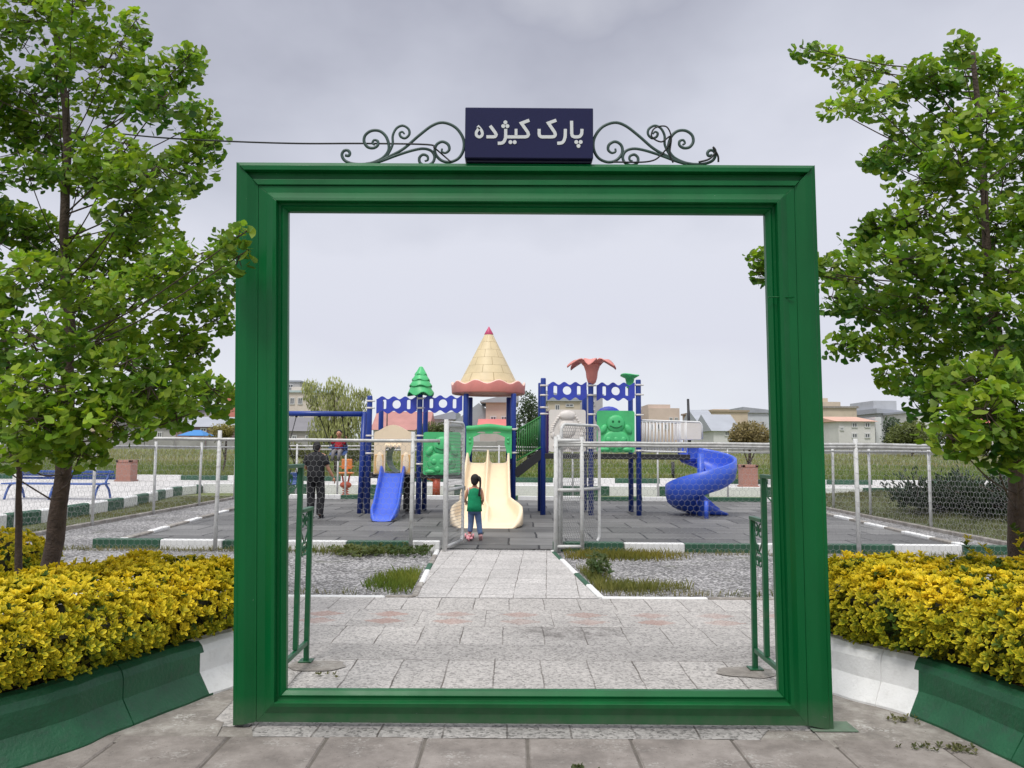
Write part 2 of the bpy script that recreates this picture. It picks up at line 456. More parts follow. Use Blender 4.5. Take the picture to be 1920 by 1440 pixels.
KERBST = conc_mat('brown_kerb_stone', (.225, .198, .18), (.30, .268, .246), .35, 3)

def rubber_mat():
    n = NT('rubber_tiles'); v = n.co()
    br = n.n('ShaderNodeTexBrick'); br.offset = .5; br.inputs['Scale'].default_value = 1
    br.inputs['Brick Width'].default_value = 1.0; br.inputs['Row Height'].default_value = 1.0
    br.inputs['Mortar Size'].default_value = .018; br.inputs['Mortar Smooth'].default_value = .1
    br.inputs['Color1'].default_value = (.082, .081, .080, 1); br.inputs['Color2'].default_value = (.165, .162, .158, 1); br.inputs['Mortar'].default_value = (.012, .012, .014, 1)
    nn_ = n.n('ShaderNodeTexNoise'); nn_.inputs['Scale'].default_value = 1.6; n.l(v, nn_.inputs['Vector'])
    sc_ = n.n('ShaderNodeVectorMath', operation='SCALE'); sc_.inputs['Scale'].default_value = .07; n.l(nn_.outputs['Color'], sc_.inputs[0])
    wv = n.n('ShaderNodeVectorMath', operation='ADD'); n.l(v, wv.inputs[0]); n.l(sc_.outputs[0], wv.inputs[1]); n.l(wv.outputs[0], br.inputs['Vector'])
    big = n.ramp(n.noise(n.co(scale=(.5, 1.2, 1)), .9, 7, .7), [(.3, .7), (.7, 1.45)])
    c = n.mix(br.outputs['Color'], big, 1, 'MULTIPLY')
    c = n.mix(c, (.30, .29, .28), n.ramp(n.noise(v, 2.4, 8, .75), [(.55, 0), (.8, .5)]))
    n.base(c); n.rough(.62)
    n.bump(n.math('SUBTRACT', n.math('MULTIPLY', n.noise(v, 1.3, 3), .5), n.math('MULTIPLY', br.outputs['Fac'], 1.0)), .8, .02)
    return n.m
RUBBER = rubber_mat()

# ------------------------------------------------------------------ ground
def sheet(name, pts, z, m, label=None):
    mb = MB(); mb.poly([(p[0], p[1], z) for p in pts]); return struct(name, mb, m, label)
def rect(x0, y0, x1, y1): return [(x0, y0), (x1, y0), (x1, y1), (x0, y1)]

def field_z(y):
    if y < 33: return .0
    if y < 62: return .30 + 1.05 * ((y - 33) / 29) ** 1.2
    return 1.35
mb = MB()
xs = [-900, -300, -120, -60] + list(range(-48, 49, 4)) + [60, 120, 300, 900]; ys = [-60, 0, 20, 32.4, 33] + [35 + 3 * i for i in range(10)] + [70, 90, 130, 200, 400, 900, 1500]
vs = []; fs = []
for j, y in enumerate(ys):
    for i, x in enumerate(xs):
        z = -0.03 if y <= 32.4 else field_z(y) + (.10 * noise.noise(Vector((x * .13, y * .2, 0))) if y < 100 else 0)
        vs.append((x, y, z))
for j in range(len(ys) - 1):
    for i in range(len(xs) - 1):
        a = j * len(xs) + i; fs.append((a, a + 1, a + 1 + len(xs), a + len(xs)))
mb.add(vs, fs, 0, True); struct('ground', mb, FIELD, 'grassy open ground reaching the horizon behind the playground')
sheet('gravel_bed', rect(-12, 8.4, 12, 25.6), 0.0, GRAVEL, 'grey gravel bed around the fenced play area')
# entrance paving, strip by strip
FR = R(0)
def strip(y0, y1, m, x0=-7, x1=7, z=.004): return sheet('pavement', rect(x0, y0, x1, y1), z, m)
T1 = wash_tile('washed_tile_front', .345, .9, loc=(.1, -5.1, 0))
T2 = wash_tile('washed_band', .345, 5, joints=False, dark=.16, light=.48, stain=.9)
T3 = wash_tile('washed_tile_mid', .352, .64, loc=(.05, -6.46, 0), blot=(.55, .45, .62))
T4 = wash_tile('washed_diamond_band', .63, .72, joints=True, mort=.004, loc=(.22, -7.1, 0), diamonds=(.63, .2, .5, .2, .13), stain=.8)
T5 = wash_tile('washed_tile_back', .36, .64, loc=(0, -7.82, 0))
T0 = wash_tile('washed_edge', .36, .4, tint=(1, .95, .91), dark=.10, light=.44, stain=1.0)
sheet('pavement', rect(-7, 4.2, 7, 4.56), .001, CONC, 'worn brown grey concrete under the green frame')
mb = MB(); top = [(-1.42 + .2 * i, 4.405 + .03 * noise.noise(Vector((i * .9, 0, 0)))) for i in range(15)]
mb.poly([(p[0], p[1], .0055) for p in top + [(1.52, 4.62), (-1.5, 4.62)]]); struct('pavement', mb, T0, 'worn speckled strip along the front of the sill')
sheet('pavement', rect(-7, 4.56, 7, 5.08), .0035, T1)
for xs_ in ([(-3.2, 4.3), (-1.60, 4.3), (-1.66, 4.62), (-1.73, 4.66), (-1.76, 5.25), (-1.9, 5.3), (-3.0, 4.6)], [(1.72, 4.3), (3.4, 4.3), (2.9, 5.0), (2.2, 5.5), (1.93, 5.45), (1.86, 4.72), (1.74, 4.6)]):
    mb = MB(); mb.poly([(p[0], p[1], .0075) for p in xs_]); struct('concrete_patch', mb, CONC, 'rough brown grey concrete between the frame post and the planter kerb')
sheet('pavement', rect(-7, 5.08, 7, 6.0), .004, T1, 'row of speckled grey paving tiles just inside the frame')
sheet('pavement', rect(-7, 6.0, 7, 6.46), .004, T2, 'plain dark speckled band of paving')
sheet('pavement', rect(-7, 6.46, 7, 7.1), .004, T3, 'middle row of speckled paving tiles')
sheet('pavement', rect(-12, 7.1, 12, 7.82), .004, T4, 'paving band with faded pink diamonds')
sheet('pavement', rect(-12, 7.82, 12, 8.42), .004, T5, 'back row of paving tiles beside the gravel')
TP = wash_tile('path_tile', .36, .36, rot=R(2.7), tint=(1, .955, .925), dark=.26, light=.60, stain=.45, loc=(.0, .04, 0))
sheet('path', [(-1.02, 8.42), (.94, 8.42), (.62, 12.3), (-1.10, 12.3)], .008, TP, 'speckled tile path leading to the open gate')
# brown kerb slabs in front
mb = MB()
x = -4.9
while x < 5:
    w = .56 + rnd.uniform(-.03, .03)
    mb.box((x + w / 2, 4.125 + rnd.uniform(-.006, .006), -.040 + rnd.uniform(-.0015, .0015)), (w - .006, .56, .1), Matrix.Rotation(rnd.uniform(-.006, .006), 3, 'Z'), 0, .012); x += w
sheet('pavement', rect(-7, 3.0, 7, 4.41), .0022, mat('dark_joint', (.13, .115, .10), .95, .3, 8, .4)); o = struct('kerb', mb, KERBST, 'brown stone kerb slabs along the front of the entrance')
sheet('pavement', rect(-7, -3, 7, 4.3), -.004, CONC, 'worn concrete apron before the entrance')
for s, c in ((-1, (-1.42, 5.80)), (1, (1.70, 5.70))):
    mb = MB(); pts = []
    rr = (.22, .14)
    for k in range(26):
        a = 2 * pi * k / 26; q = 1 + .25 * noise.noise(Vector((math.cos(a) * 1.7 + c[0], math.sin(a) * 1.7, c[1])))
        pts.append((c[0] + rr[0] * q * math.cos(a), c[1] + rr[1] * q * math.sin(a)))
    mb.poly([(p[0], p[1], .010) for p in pts]); struct('concrete_patch', mb, CONC, 'rough grey mortar patch around a foot of the ironwork')
# rubber play surface with painted kerbs
sheet('rubber_floor', [(-6.5, 12.46), (7.55, 12.46), (8.1, 24.2), (-7.3, 24.2)], .012, RUBBER, 'dark grey rubber safety tiles under the play equipment')
def kerb_run(name, p0, p1, w, h, lens, mats, z0=0.0, start=0, label=None, jit=.006, gap=.01, wander=0):
    p0 = Vector((*p0, 0)); p1 = Vector((*p1, 0)); d = (p1 - p0); L = d.length; d.normalize()
    ang = math.atan2(d.y, d.x); mb = MB(); t = 0; i = start
    while t < L:
        l = min(lens[i % len(lens)] * rnd.uniform(.93, 1.07), L - t)
        c = p0 + d * (t + l / 2) + Vector((0, 0, z0 + h / 2 + rnd.uniform(-jit, jit)))
        c += Vector((-d.y, d.x, 0)) * rnd.uniform(-jit, jit)
        mb.box(c, (l - gap, w, h), Matrix.Rotation(ang + rnd.uniform(-wander, wander), 3, 'Z'), i % len(mats), .012); t += l; i += 1
    return struct(name, mb, mats, label)
kerb_run('kerb', (-6.6, 12.35), (-1.12, 12.35), .14, .26, [1.05, 1.0], [KGREEN2, KWHITE], -.12, 0, 'green and white kerb along the near edge left of the gate')
kerb_run('kerb', (.66, 12.35), (8.2, 12.30), .14, .26, [1.15, 1.0], [KGREEN2, KWHITE], -.12, 0, 'green and white kerb along the near edge right of the gate')
kerb_run('kerb', (-6.55, 12.5), (-7.4, 24.3), .13, .16, [.9, 1.1], [KWHITE, CONC], -.10, 0, 'low flaking white kerb along the left edge of the rubber floor', .012, .02, .02)
kerb_run('kerb', (7.6, 12.5), (8.15, 24.3), .13, .16, [1.0, .8], [KWHITE, CONC], -.10, 0, 'low flaking white kerb along the right edge of the rubber floor', .012, .02, .02)
kerb_run('kerb', (-7.4, 24.3), (8.15, 24.3), .16, .22, [2.1, 1.8], [KWHITE, KGREEN2], -.08, 0, 'white and green kerb along the far edge of the rubber floor')
kerb_run('kerb', (-8.45, 11.6), (-8.6, 25.1), .10, .14, [3.0], [CONC], -.07, 0, 'thin concrete edging under the left side fence')
kerb_run('kerb', (8.5, 11.6), (8.75, 25.1), .10, .14, [3.0], [CONC], -.07, 0, 'thin concrete edging under the right side fence')
kerb_run('kerb', (-1.03, 8.46), (-1.16, 12.25), .07, .12, [.85, 1.0, .6], [CONC, KWHITE, KGREEN2], -.095, 0, 'thin painted edging on the left of the path')
kerb_run('kerb', (.97, 8.46), (.66, 12.25), .07, .12, [.7, .9, .6], [KWHITE, KGREEN2, KWHITE], -.095, 0, 'thin painted edging on the right of the path')
kerb_run('kerb', (-9, 8.46), (-1.04, 8.46), .07, .11, [1.3, .9], [KWHITE, CONC], -.09, 0, 'thin white edging of the gravel left of the path')
kerb_run('kerb', (.98, 8.46), (9, 8.46), .07, .11, [1.1, 1.2], [KWHITE, CONC], -.09, 0, 'thin white edging of the gravel right of the path')
# raised promenade behind and plaza on the left
PLAZA = wash_tile('plaza_tile', .5, .5, tint=(1, .97, .95), dark=.35, light=.72, stain=.4)
mb = MB()
mb.poly([(p[0], p[1], .22) for p in [(-40, 12.5), (-11.2, 12.5), (-10.0, 14.5), (-9.9, 17), (-10.4, 21.5), (-11.2, 25.6), (-11.4, 27.6), (60, 27.6), (60, 32.4), (-40, 32.4)]])
struct('path', mb, PLAZA, 'raised pale tiled walkway behind the playground and plaza on the left')
plz = catmull([(-11.2, 12.5, 0), (-10.0, 14.5, 0), (-9.85, 17, 0), (-10.3, 21.5, 0), (-11.1, 25.6, 0), (-11.0, 27.4, 0)], 4)
mb = MB(); k = 0
def seg_kerb(mb, pts, h, w, L, z0):
    acc = 0; k = 0; cur = [pts[0]]
    for a, b in zip(pts[:-1], pts[1:]):
        d = b - a; l = d.length; t = 0
        while acc + (l - t) >= L:
            t += L - acc; cur.append(a + d * (t / l)); acc = 0
            yield k, cur; cur = [cur[-1]]; k += 1
        acc += l - t; cur.append(b)
    yield k, cur
for k, cur in seg_kerb(mb, plz, .3, .16, 1.0, 0):
    p, q = cur[0], cur[-1]
    if (q - p).length < .1: continue
    d = (q - p); ang = math.atan2(d.y, d.x)
    mb.box(((p + q) / 2) + Vector((0, 0, .12)), (d.length + .005, .18, .32), Matrix.Rotation(ang, 3, 'Z'), k % 2, .03)
struct('kerb', mb, [KWHITE, KGREEN2], 'tall green and white kerb curving along the plaza outside the left fence')
kerb_run('kerb', (-10.95, 27.6), (45, 27.45), .18, .36, [1.9, 1.7], [KWHITE, KGREEN2], -.05, 0, 'green and white kerb on the near side of the raised walkway')
kerb_run('kerb', (-34, 32.4), (50, 32.2), .18, .44, [2.6, 1.9], [KWHITE, KGREEN2], -.02, 0, 'green and white kerb on the far side of the raised walkway')
GRASSB = mat('short_grass', (.085, .098, .032), .95, .4, 6, .9, 40, .03)
sheet('grass_verge', [(-9.9, 11.6), (-8.6, 11.6), (-8.7, 25.4), (-11.0, 25.4), (-10.3, 21.5), (-9.8, 17)], .006, GRASSB, 'strip of short grass between the left fence and the plaza kerb')
mb = MB(); vs = []; fs = []; nx, ny = 24, 20
for j in range(ny + 1):
    for i in range(nx + 1):
        u = i / nx; y = 11 + 15.5 * j / ny; x = 8.75 + 10 * u
        vs.append((x, y, .02 + .55 * math.sin(min(1, u * 2.2) * pi / 2) * (1 - .6 * max(0, (y - 21) / 5.5)) + .05 * noise.noise(Vector((x, y, 2)))))
for j in range(ny):
    for i in range(nx):
        a = j * (nx + 1) + i; fs.append((a, a + 1, a + nx + 2, a + nx + 1))
mb.add(vs, fs, 0, True); struct('grass_bank', mb, GRASSB, 'low grassy bank outside the right fence')

# ------------------------------------------------------------------ big green frame
FY = 4.55
def FA(px, py, dy=0.0): 
    p = A(px, py, FY); p.y = FY + dy; return p
outer = [FA(437, 1345), FA(443, 303), FA(1528, 309), FA(1563, 1352)]        # BL TL TR BR
for i in (0, 3): outer[i].z = 0.012
seam = [FA(480, 1345), FA(484, 347), FA(1490, 349), FA(1516, 1352)]
for i in (0, 3): seam[i].z = 0.03
inner = [FA(533, 1297), FA(537, 393), FA(1438, 398), FA(1464, 1300)]
# profile: (fraction from outer to inner line, depth towards the viewer)
PO = [(0, -.09), (0, 0.0), (.14, .0), (.20, .006), (.44, .010), (.52, .010), (.86, -.008), (.90, -.010), (.985, -.010), (.985, -.04)]
PI_ = [(.0, -.04), (.0, -.008), (.30, -.004), (.55, .020), (.68, .024), (.70, -.02), (.78, -.02), (.86, -.012), (.92, -.022), (1.0, -.035), (1.0, -.075)]
PTOP = [(0, -.09), (0, -.01), (.16, .002), (.19, .022), (.40, .022), (.43, -.03), (.72, -.03), (.74, .0), (.985, .004), (.985, -.04)]
def sweep_side(mb, a0, a1, b0, b1, prof):
    """one straight member of the frame: outer edge a0-a1, inner edge b0-b1 (mitred ends)"""
    m = len(prof); vs = []
    for (oa, ib) in ((a0, b0), (a1, b1)):
        for t, d in prof:
            p = oa.lerp(ib, t); vs.append((p.x, p.y - d, p.z))
    fs = [(i, i + 1, m + i + 1, m + i) for i in range(m - 1)] + [(m - 1, 0, m, 2 * m - 1)]
    fs = [f[::-1] for f in fs] + [tuple(range(m)), tuple(range(2 * m - 1, m - 1, -1))]
    mb.add(vs, fs)
frame = thing('entrance_frame', 'huge glossy green picture frame standing as the park gateway', 'gateway', (0.05, FY + .05, 0))
def member(name, a0, a1, b0, b1, prof):
    mb = MB(); sweep_side(mb, a0, a1, b0, b1, prof); o = O(name, mb, GREEN, frame); bev(o, .0025, 2); return o
member('post', outer[0], outer[1], seam[0], seam[1], PO)
member('post', outer[2], outer[3], seam[2], seam[3], PO)
member('lintel', outer[1], outer[2], seam[1], seam[2], PTOP)
member('inner_jamb', seam[0], seam[1], inner[0], inner[1], PI_)
member('inner_jamb', seam[2], seam[3], inner[2], inner[3], PI_)
mbw = MB(); pa_ = A(1441, 557, FY - .01); pb_ = A(1489, 557, FY - .01); mbw.tube([pa_, pb_], .004, 6); O('weld_seam', mbw, GREEN, frame)
member('inner_head', seam[1], seam[2], inner[1], inner[2], PI_)
member('sill', seam[3], seam[0], inner[3], inner[0], PI_)
DUSTY = mat('dusty_green_plate', lin(96, 116, 98), .8, .25, 12, .4, 60, .004, grime=.6, gcol=(.2, .18, .15))
for p, w in ((outer[3], .26),):
    mb = MB(); mb.box((p.x + (.04 if p.x < 0 else .0), FY + .05, .0135), (w, .16, .007), None, 0, .002); O('base_plate', mb, DUSTY, frame)
# wrought iron scrolls welded on the lintel
def ornam(pts_list, mirror):
    mb = MB()
    for r, pts in pts_list:
        P = []
        for (zx, zy) in pts:
            if mirror: zx = 2 * 940 - zx
            q = A(600 + zx / 2.4, 180 + zy / 2.4, FY); q.y = FY + .06; P.append(q)
        c = catmull(P, 7)
        n = len(c); mb.tube(c, [r * (1 if i < n * .8 else 1 - .35 * (i - n * .8) / (n * .2)) for i in range(n)], 8)
    return mb
SCR = [(.0095, [(200, 289), (250, 280), (300, 258), (370, 220), (440, 160), (500, 115), (550, 101), (605, 122), (640, 170), (644, 220), (622, 262), (580, 281), (540, 272), (514, 240), (518, 205), (545, 188), (572, 200), (578, 224), (562, 239), (545, 234), (545, 220)]),
       (.0095, [(104, 250), (120, 252), (125, 240), (116, 228), (98, 230), (89, 250), (105, 276), (150, 290), (215, 287), (270, 265), (298, 235), (303, 205), (290, 165), (262, 140), (225, 138), (196, 158), (190, 188), (206, 212), (232, 217), (252, 205), (252, 186), (236, 181), (228, 194), (238, 203)]),
       (.008, [(283, 268), (305, 235), (320, 200), (321, 160), (338, 127), (366, 115), (392, 130), (396, 154), (378, 172), (358, 166), (352, 150), (364, 143), (374, 153)]),
       (.009, [(220, 291), (270, 276), (340, 250), (410, 228), (460, 220), (496, 230), (511, 256), (502, 283), (472, 296), (446, 285), (442, 262), (458, 247), (478, 254), (480, 271), (466, 277)])]
for mr in (0, 1):
    O('scroll_ornament', ornam(SCR, mr), IRON, frame)

# sign on top
s0 = A(872, 303, FY - .02); s1 = A(1112, 305, FY - .02); st = A(872, 203, FY - .02); st1 = A(1112, 203, FY - .02)
sx0, sx1 = (s0.x + st.x) / 2, (s1.x + st1.x) / 2; sz1 = (st.z + st1.z) / 2; sz0 = s0.z + .004
sign = thing('park_sign', 'dark navy sign box with white Persian lettering on top of the green frame', 'sign', ((sx0 + sx1) / 2, FY + .04, sz0))
mb = MB(); zb = A(872, 297, FY - .02).z
mb.box(((sx0 + sx1) / 2, FY + .035, (zb + sz1) / 2), (sx1 - sx0, .13, sz1 - zb), None, 0, .004); O('panel', mb, NAVY, sign)
mb = MB(); mb.box(((sx0 + sx1) / 2, FY + .05, (zb + sz0) / 2 - .0), (sx1 - sx0 - .012, .10, zb - sz0), None, 0, .003); O('base', mb, NAVYD, sign)
def ribbon(mb, pts, wd, y, th):
    P = [Vector(p) for p in pts]; n = len(P); L = []; Rr = []
    for i in range(n):
        d0 = (P[i] - P[i - 1]).normalized() if i else None
        d1 = (P[i + 1] - P[i]).normalized() if i < n - 1 else None
        d0 = d0 or d1; d1 = d1 or d0
        n0 = Vector((-d0.y, d0.x)); n1 = Vector((-d1.y, d1.x)); mvec = (n0 + n1).normalized()
        k = wd / 2 / max(.5, mvec.dot(n0)); L.append(P[i] + mvec * k); Rr.append(P[i] - mvec * k)
    vs = []; fs = []
    for i in range(n):
        for q in (L[i], Rr[i]):
            w = A(860 + q.x / 7.111, 190 + q.y / 7.111, FY - .03)
            vs.append((w.x, y, w.z)); vs.append((w.x, y - th, w.z))
    for i in range(n - 1):
        a = i * 4; b = a + 4
        fs += [(a + 1, a + 3, b + 3, b + 1), (a, a + 1, b + 1, b), (a + 2, b + 2, b + 3, a + 3)]
    fs += [(0, 2, 3, 1), ((n - 1) * 4, (n - 1) * 4 + 1, (n - 1) * 4 + 3, (n - 1) * 4 + 2)]
    mb.add(vs, fs)
def sm(pts, k=5): return [(p.x, p.y) for p in catmull([Vector((a, b, 0)) for a, b in pts], k)]
mb = MB(); ly = FY - .03 + .001; wd = 42
ribbon(mb, [(1644, 370), (1641, 420)] + sm([(1638, 440), (1618, 466), (1590, 476)], 4) + sm([(1545, 476), (1516, 462), (1507, 430)], 4) + [(1505, 262)], wd, ly, .004)
ribbon(mb, [(1422, 370), (1421, 440)] + sm([(1418, 480), (1400, 530), (1370, 556), (1314, 561)], 4), wd, ly, .004)
ribbon(mb, [(1073, 370), (1073, 435)] + sm([(1078, 458), (1100, 474), (1130, 476)], 4) + [(1245, 476)] + sm([(1272, 470), (1288, 448), (1280, 415)], 4) + [(1196, 292), (1302, 254)], wd, ly, .004)
ribbon(mb, [(942, 254), (836, 294), (922, 415)] + sm([(930, 445), (915, 468), (885, 476)], 4) + [(640, 476)], wd, ly, .004)
ribbon(mb, [(765, 370), (765, 460)], wd - 4, ly - .0008, .004)
ribbon(mb, [(627, 370), (627, 450)] + sm([(625, 490), (606, 535), (576, 558), (521, 562)], 4), wd, ly - .0008, .004)
ribbon(mb, [(420, 328), (488, 420)] + sm([(500, 445), (490, 468), (465, 475)], 4) + [(370, 475)], wd, ly, .004)
ribbon(mb, sm([(252, 330), (290, 370), (314, 415), (312, 452), (288, 474), (262, 474), (237, 452), (236, 415), (258, 378), (274, 352)], 4), wd - 4, ly, .004)
for (dx, dy) in ((1568, 545), (1626, 545), (1597, 597), (690, 547), (747, 547), (623, 283), (594, 333), (650, 333)):
    vs = []
    for k in range(18):
        a = 2 * pi * k / 18; w = A(860 + (dx + 26 * math.cos(a)) / 7.111, 190 + (dy - 26 * math.sin(a)) / 7.111, FY - .03)
        vs.append((w.x, ly - .005, w.z))
    vs += [(v[0], ly, v[2]) for v in vs]
    mb.add(vs, [tuple(range(18))] + [(k, k + 18, (k + 1) % 18 + 18, (k + 1) % 18) for k in range(18)])
O('lettering', mb, LETTER, sign)
# cable from the tree to the scrolls and loose wire on the right scroll
cb = [A(200, 248, 5.9), A(300, 258, 5.4), A(430, 265, 5.05), A(560, 269, 4.8), A(680, 269, 4.64), A(800, 271, FY + .04), A(815, 278, FY + .02), A(832, 292, FY + .06), A(846, 304, FY + .05)]
mb = MB(); mb.tube(catmull(cb, 6), .0055, 6); o = O('cable', mb, BLACKW, None, cb[0]); tag(o, 'thin black cable strung from the left ginkgo tree to the iron scrolls', 'cable')
cb = [A(1150, 304, FY + .04), A(1215, 303, FY + .05), A(1240, 290, FY + .05), A(1258, 262, FY + .04), A(1250, 238, FY + .03), A(1228, 240, FY + .03), A(1222, 256, FY + .03), A(1240, 266, FY + .04), A(1258, 256, FY + .05), A(1256, 288, FY + .05), A(1262, 305, FY + .05)]
mb = MB(); mb.tube(catmull(cb, 8), .005, 6)
cb2 = [A(1310, 304, FY + .05), A(1330, 298, FY + .04), A(1342, 284, FY + .04), A(1337, 276, FY + .035), A(1346, 292, FY + .04), A(1347, 304, FY + .05)]
mb.tube(catmull(cb2, 8), .006, 6)
o = O('cable', mb, BLACKW, None, cb[0]); tag(o, 'loose dark wire looped around the iron scrolls right of the sign', 'cable')

# ------------------------------------------------------------------ stepped green hand rails behind the frame
def railing(x, yn, yf, zn, zf, label, inward):
    t = thing('hand_railing', label, 'railing', (x, yf, 0), 'stepped hand railings inside the frame')
    y0 = FY + .10
    mb = MB(); mb.box((x, yf, zf / 2), (.036, .036, zf), None, 0, .003); O('post', mb, RAILG, t)
    mb = MB(); mb.box((x, yn, .17 + (zn - .17) / 2), (.036, .036, zn - .17), None, 0, .003); O('post', mb, RAILG, t)
    mb = MB(); mb.box((x, (y0 + yn) / 2, zn + .012), (.042, yn - y0 + .04, .026), None, 0, .003); O('top_rail', mb, RAILG, t)
    mb = MB(); mb.box((x, (yn + yf) / 2 + .02, zf + .012), (.042, yf - yn, .026), None, 0, .003); O('top_rail', mb, RAILG, t)
    mb = MB(); mb.box((x, (y0 + yf) / 2 - .02, .15), (.03, yf - y0 - .02, .034), None, 0, .003); O('bottom_rail', mb, RAILG, t)
    mb = MB(); mb.box((x, yf, .016), (.10, .10, .008), None, 0, .002); O('base_plate', mb, RAILG, t)
    for (ya, yb, zt) in ((y0 + .05, yn - .03, zn - .005), (yn + .03, yf - .03, zf - .005)):
        mb = MB(); w = (yb - ya); k = min(1.0, w / .34)
        def spir(cy, cz, r, a0, turns, n=20):
            return [Vector((x, cy + r * (1 - .75 * i / n) * math.cos(a0 + turns * 2 * pi * i / n), cz + r * (1 - .75 * i / n) * math.sin(a0 + turns * 2 * pi * i / n))) for i in range(n + 1)]
        for sg in (-1, 1):
            cy = (ya + yb) / 2 + sg * w * .25
            mb.tube(spir(cy, zt - .065, .055, pi / 2, 1.3 * sg), .006, 6)
            mb.tube([Vector((x, (ya + yb) / 2 + sg * w * .46, zt - .02)), Vector((x, (ya + yb) / 2 + sg * w * .42, zt - .13)), Vector((x, (ya + yb) / 2 + sg * .02, zt - .21))], .006, 6)
        mb.tube(spir((ya + yb) / 2 + w * .12, zt - .275, .06, pi * .7, -1.4), .006, 6)
        mb.tube(spir((ya + yb) / 2 - w * .12, zt - .275, .06, pi * .3, 1.4), .006, 6)
        O('scroll', mb, RAILG, t)
    return t
railing(A(578, 1100, 5.9).x, 5.6, 5.9, A(557, 876, 5.6).z, A(578, 956, 5.9).z, 'stepped green iron hand railing behind the left side of the frame', 1)
railing(A(1413, 1100, 5.78).x, 5.51, 5.78, A(1433, 896, 5.51).z, A(1413, 974, 5.78).z, 'stepped green iron hand railing behind the right side of the frame', -1)

# ------------------------------------------------------------------ planter kerbs
def planter(path, cut_to_white, label, white_first):
    """path of the outer foot of the kerb; profile goes inward"""
    prof = [(0.0, -.03), (0.0, .02), (.085, .135), (.092, .145), (.098, .265), (.115, .305), (.15, .333), (.22, .335), (.245, .32), (.245, .10)]
    c = catmull([Vector((*p, 0)) for p in path], 22); n = len(c); m = len(prof); mb = MB(); vs = []; fs = []; mi = []
    ins = [0.0] * n; c2 = []; ins2 = []; acc = 0
    for i, p in enumerate(c):      # a narrow mortar joint about every 0.9 m of kerb stone
        if i: acc += (p - c[i - 1]).length
        if acc > .9 and 0 < i < n - 1:
            acc = 0; t = (c[i + 1] - c[i - 1]).normalized()
            c2 += [p - t * .004, p - t * .0015, p + t * .0015, p + t * .004]; ins2 += [0, .007, .007, 0]
        else: c2.append(p); ins2.append(0)
    c = c2; n = len(c)
    for i, p in enumerate(c):
        t = (c[min(i + 1, n - 1)] - c[max(i - 1, 0)]).normalized(); nn = Vector((-t.y, t.x, 0)) * (1 if white_first else -1)
        for k, (d, z) in enumerate(prof):
            if k < len(prof) - 2: d += ins2[i]; z -= ins2[i] * (.8 if z > .05 else 0)
            wob = .006 * noise.noise(Vector((p.x * 6, p.y * 6, z * 9)))
            q = p + nn * (d + wob); vs.append((q.x, q.y, z + wob * .6))
    for i in range(n - 1):
        for k in range(m - 1):
            f = (i * m + k, i * m + k + 1, (i + 1) * m + k + 1, (i + 1) * m + k)
            fs.append(f[::-1] if not white_first else f)
            mi.append(1 if cut_to_white((c[i] + c[i + 1]) / 2 + Vector((0, .012 * math.sin(k * 1.1) + .005 * math.sin(k * 4.7), 0))) else 0)
    mb.add(vs, fs, 0, False); mb.m = mi
    o = O('planter_kerb', mb, [KGREEN, KWHITE], None, c[n // 2]); tag(o, label, 'kerb', 'painted planter kerbs beside the frame')
    return c
PL = planter([(-3.55, 2.2), (-2.95, 3.15), (-2.33, 4.09), (-2.2, 4.43), (-1.95, 5.03), (-1.68, 5.62), (-1.66, 5.85), (-1.8, 6.05), (-2.4, 6.15), (-6.8, 6.2)], lambda p: p.y > 5.10, 'thick green kerb turning white at its end beside the left post of the frame', True)
PR = planter([(2.95, 2.3), (2.76, 3.3), (2.62, 3.94), (2.45, 4.72), (2.16, 5.14), (1.98, 5.55), (1.94, 5.8), (2.06, 6.0), (2.6, 6.12), (7.0, 6.2)], lambda p: p.y > 4.80, 'thick white kerb turning green toward the camera beside the right post', False)
sheet('planter_soil', [(-6.8, 2.3), (-3.75, 2.3), (-3.15, 3.25), (-2.50, 4.18), (-2.37, 4.52), (-2.12, 5.10), (-1.86, 5.66), (-1.95, 5.9), (-2.45, 5.98), (-6.8, 6.05)], .27, SOIL, 'dark soil with dead leaves in the left planter')
sheet('planter_soil', [(7.0, 2.3), (3.15, 2.3), (2.95, 3.33), (2.81, 3.98), (2.63, 4.80), (2.34, 5.22), (2.17, 5.6), (2.2, 5.85), (2.65, 5.95), (7.0, 6.05)][::-1], .27, SOIL, 'dark soil in the right planter')

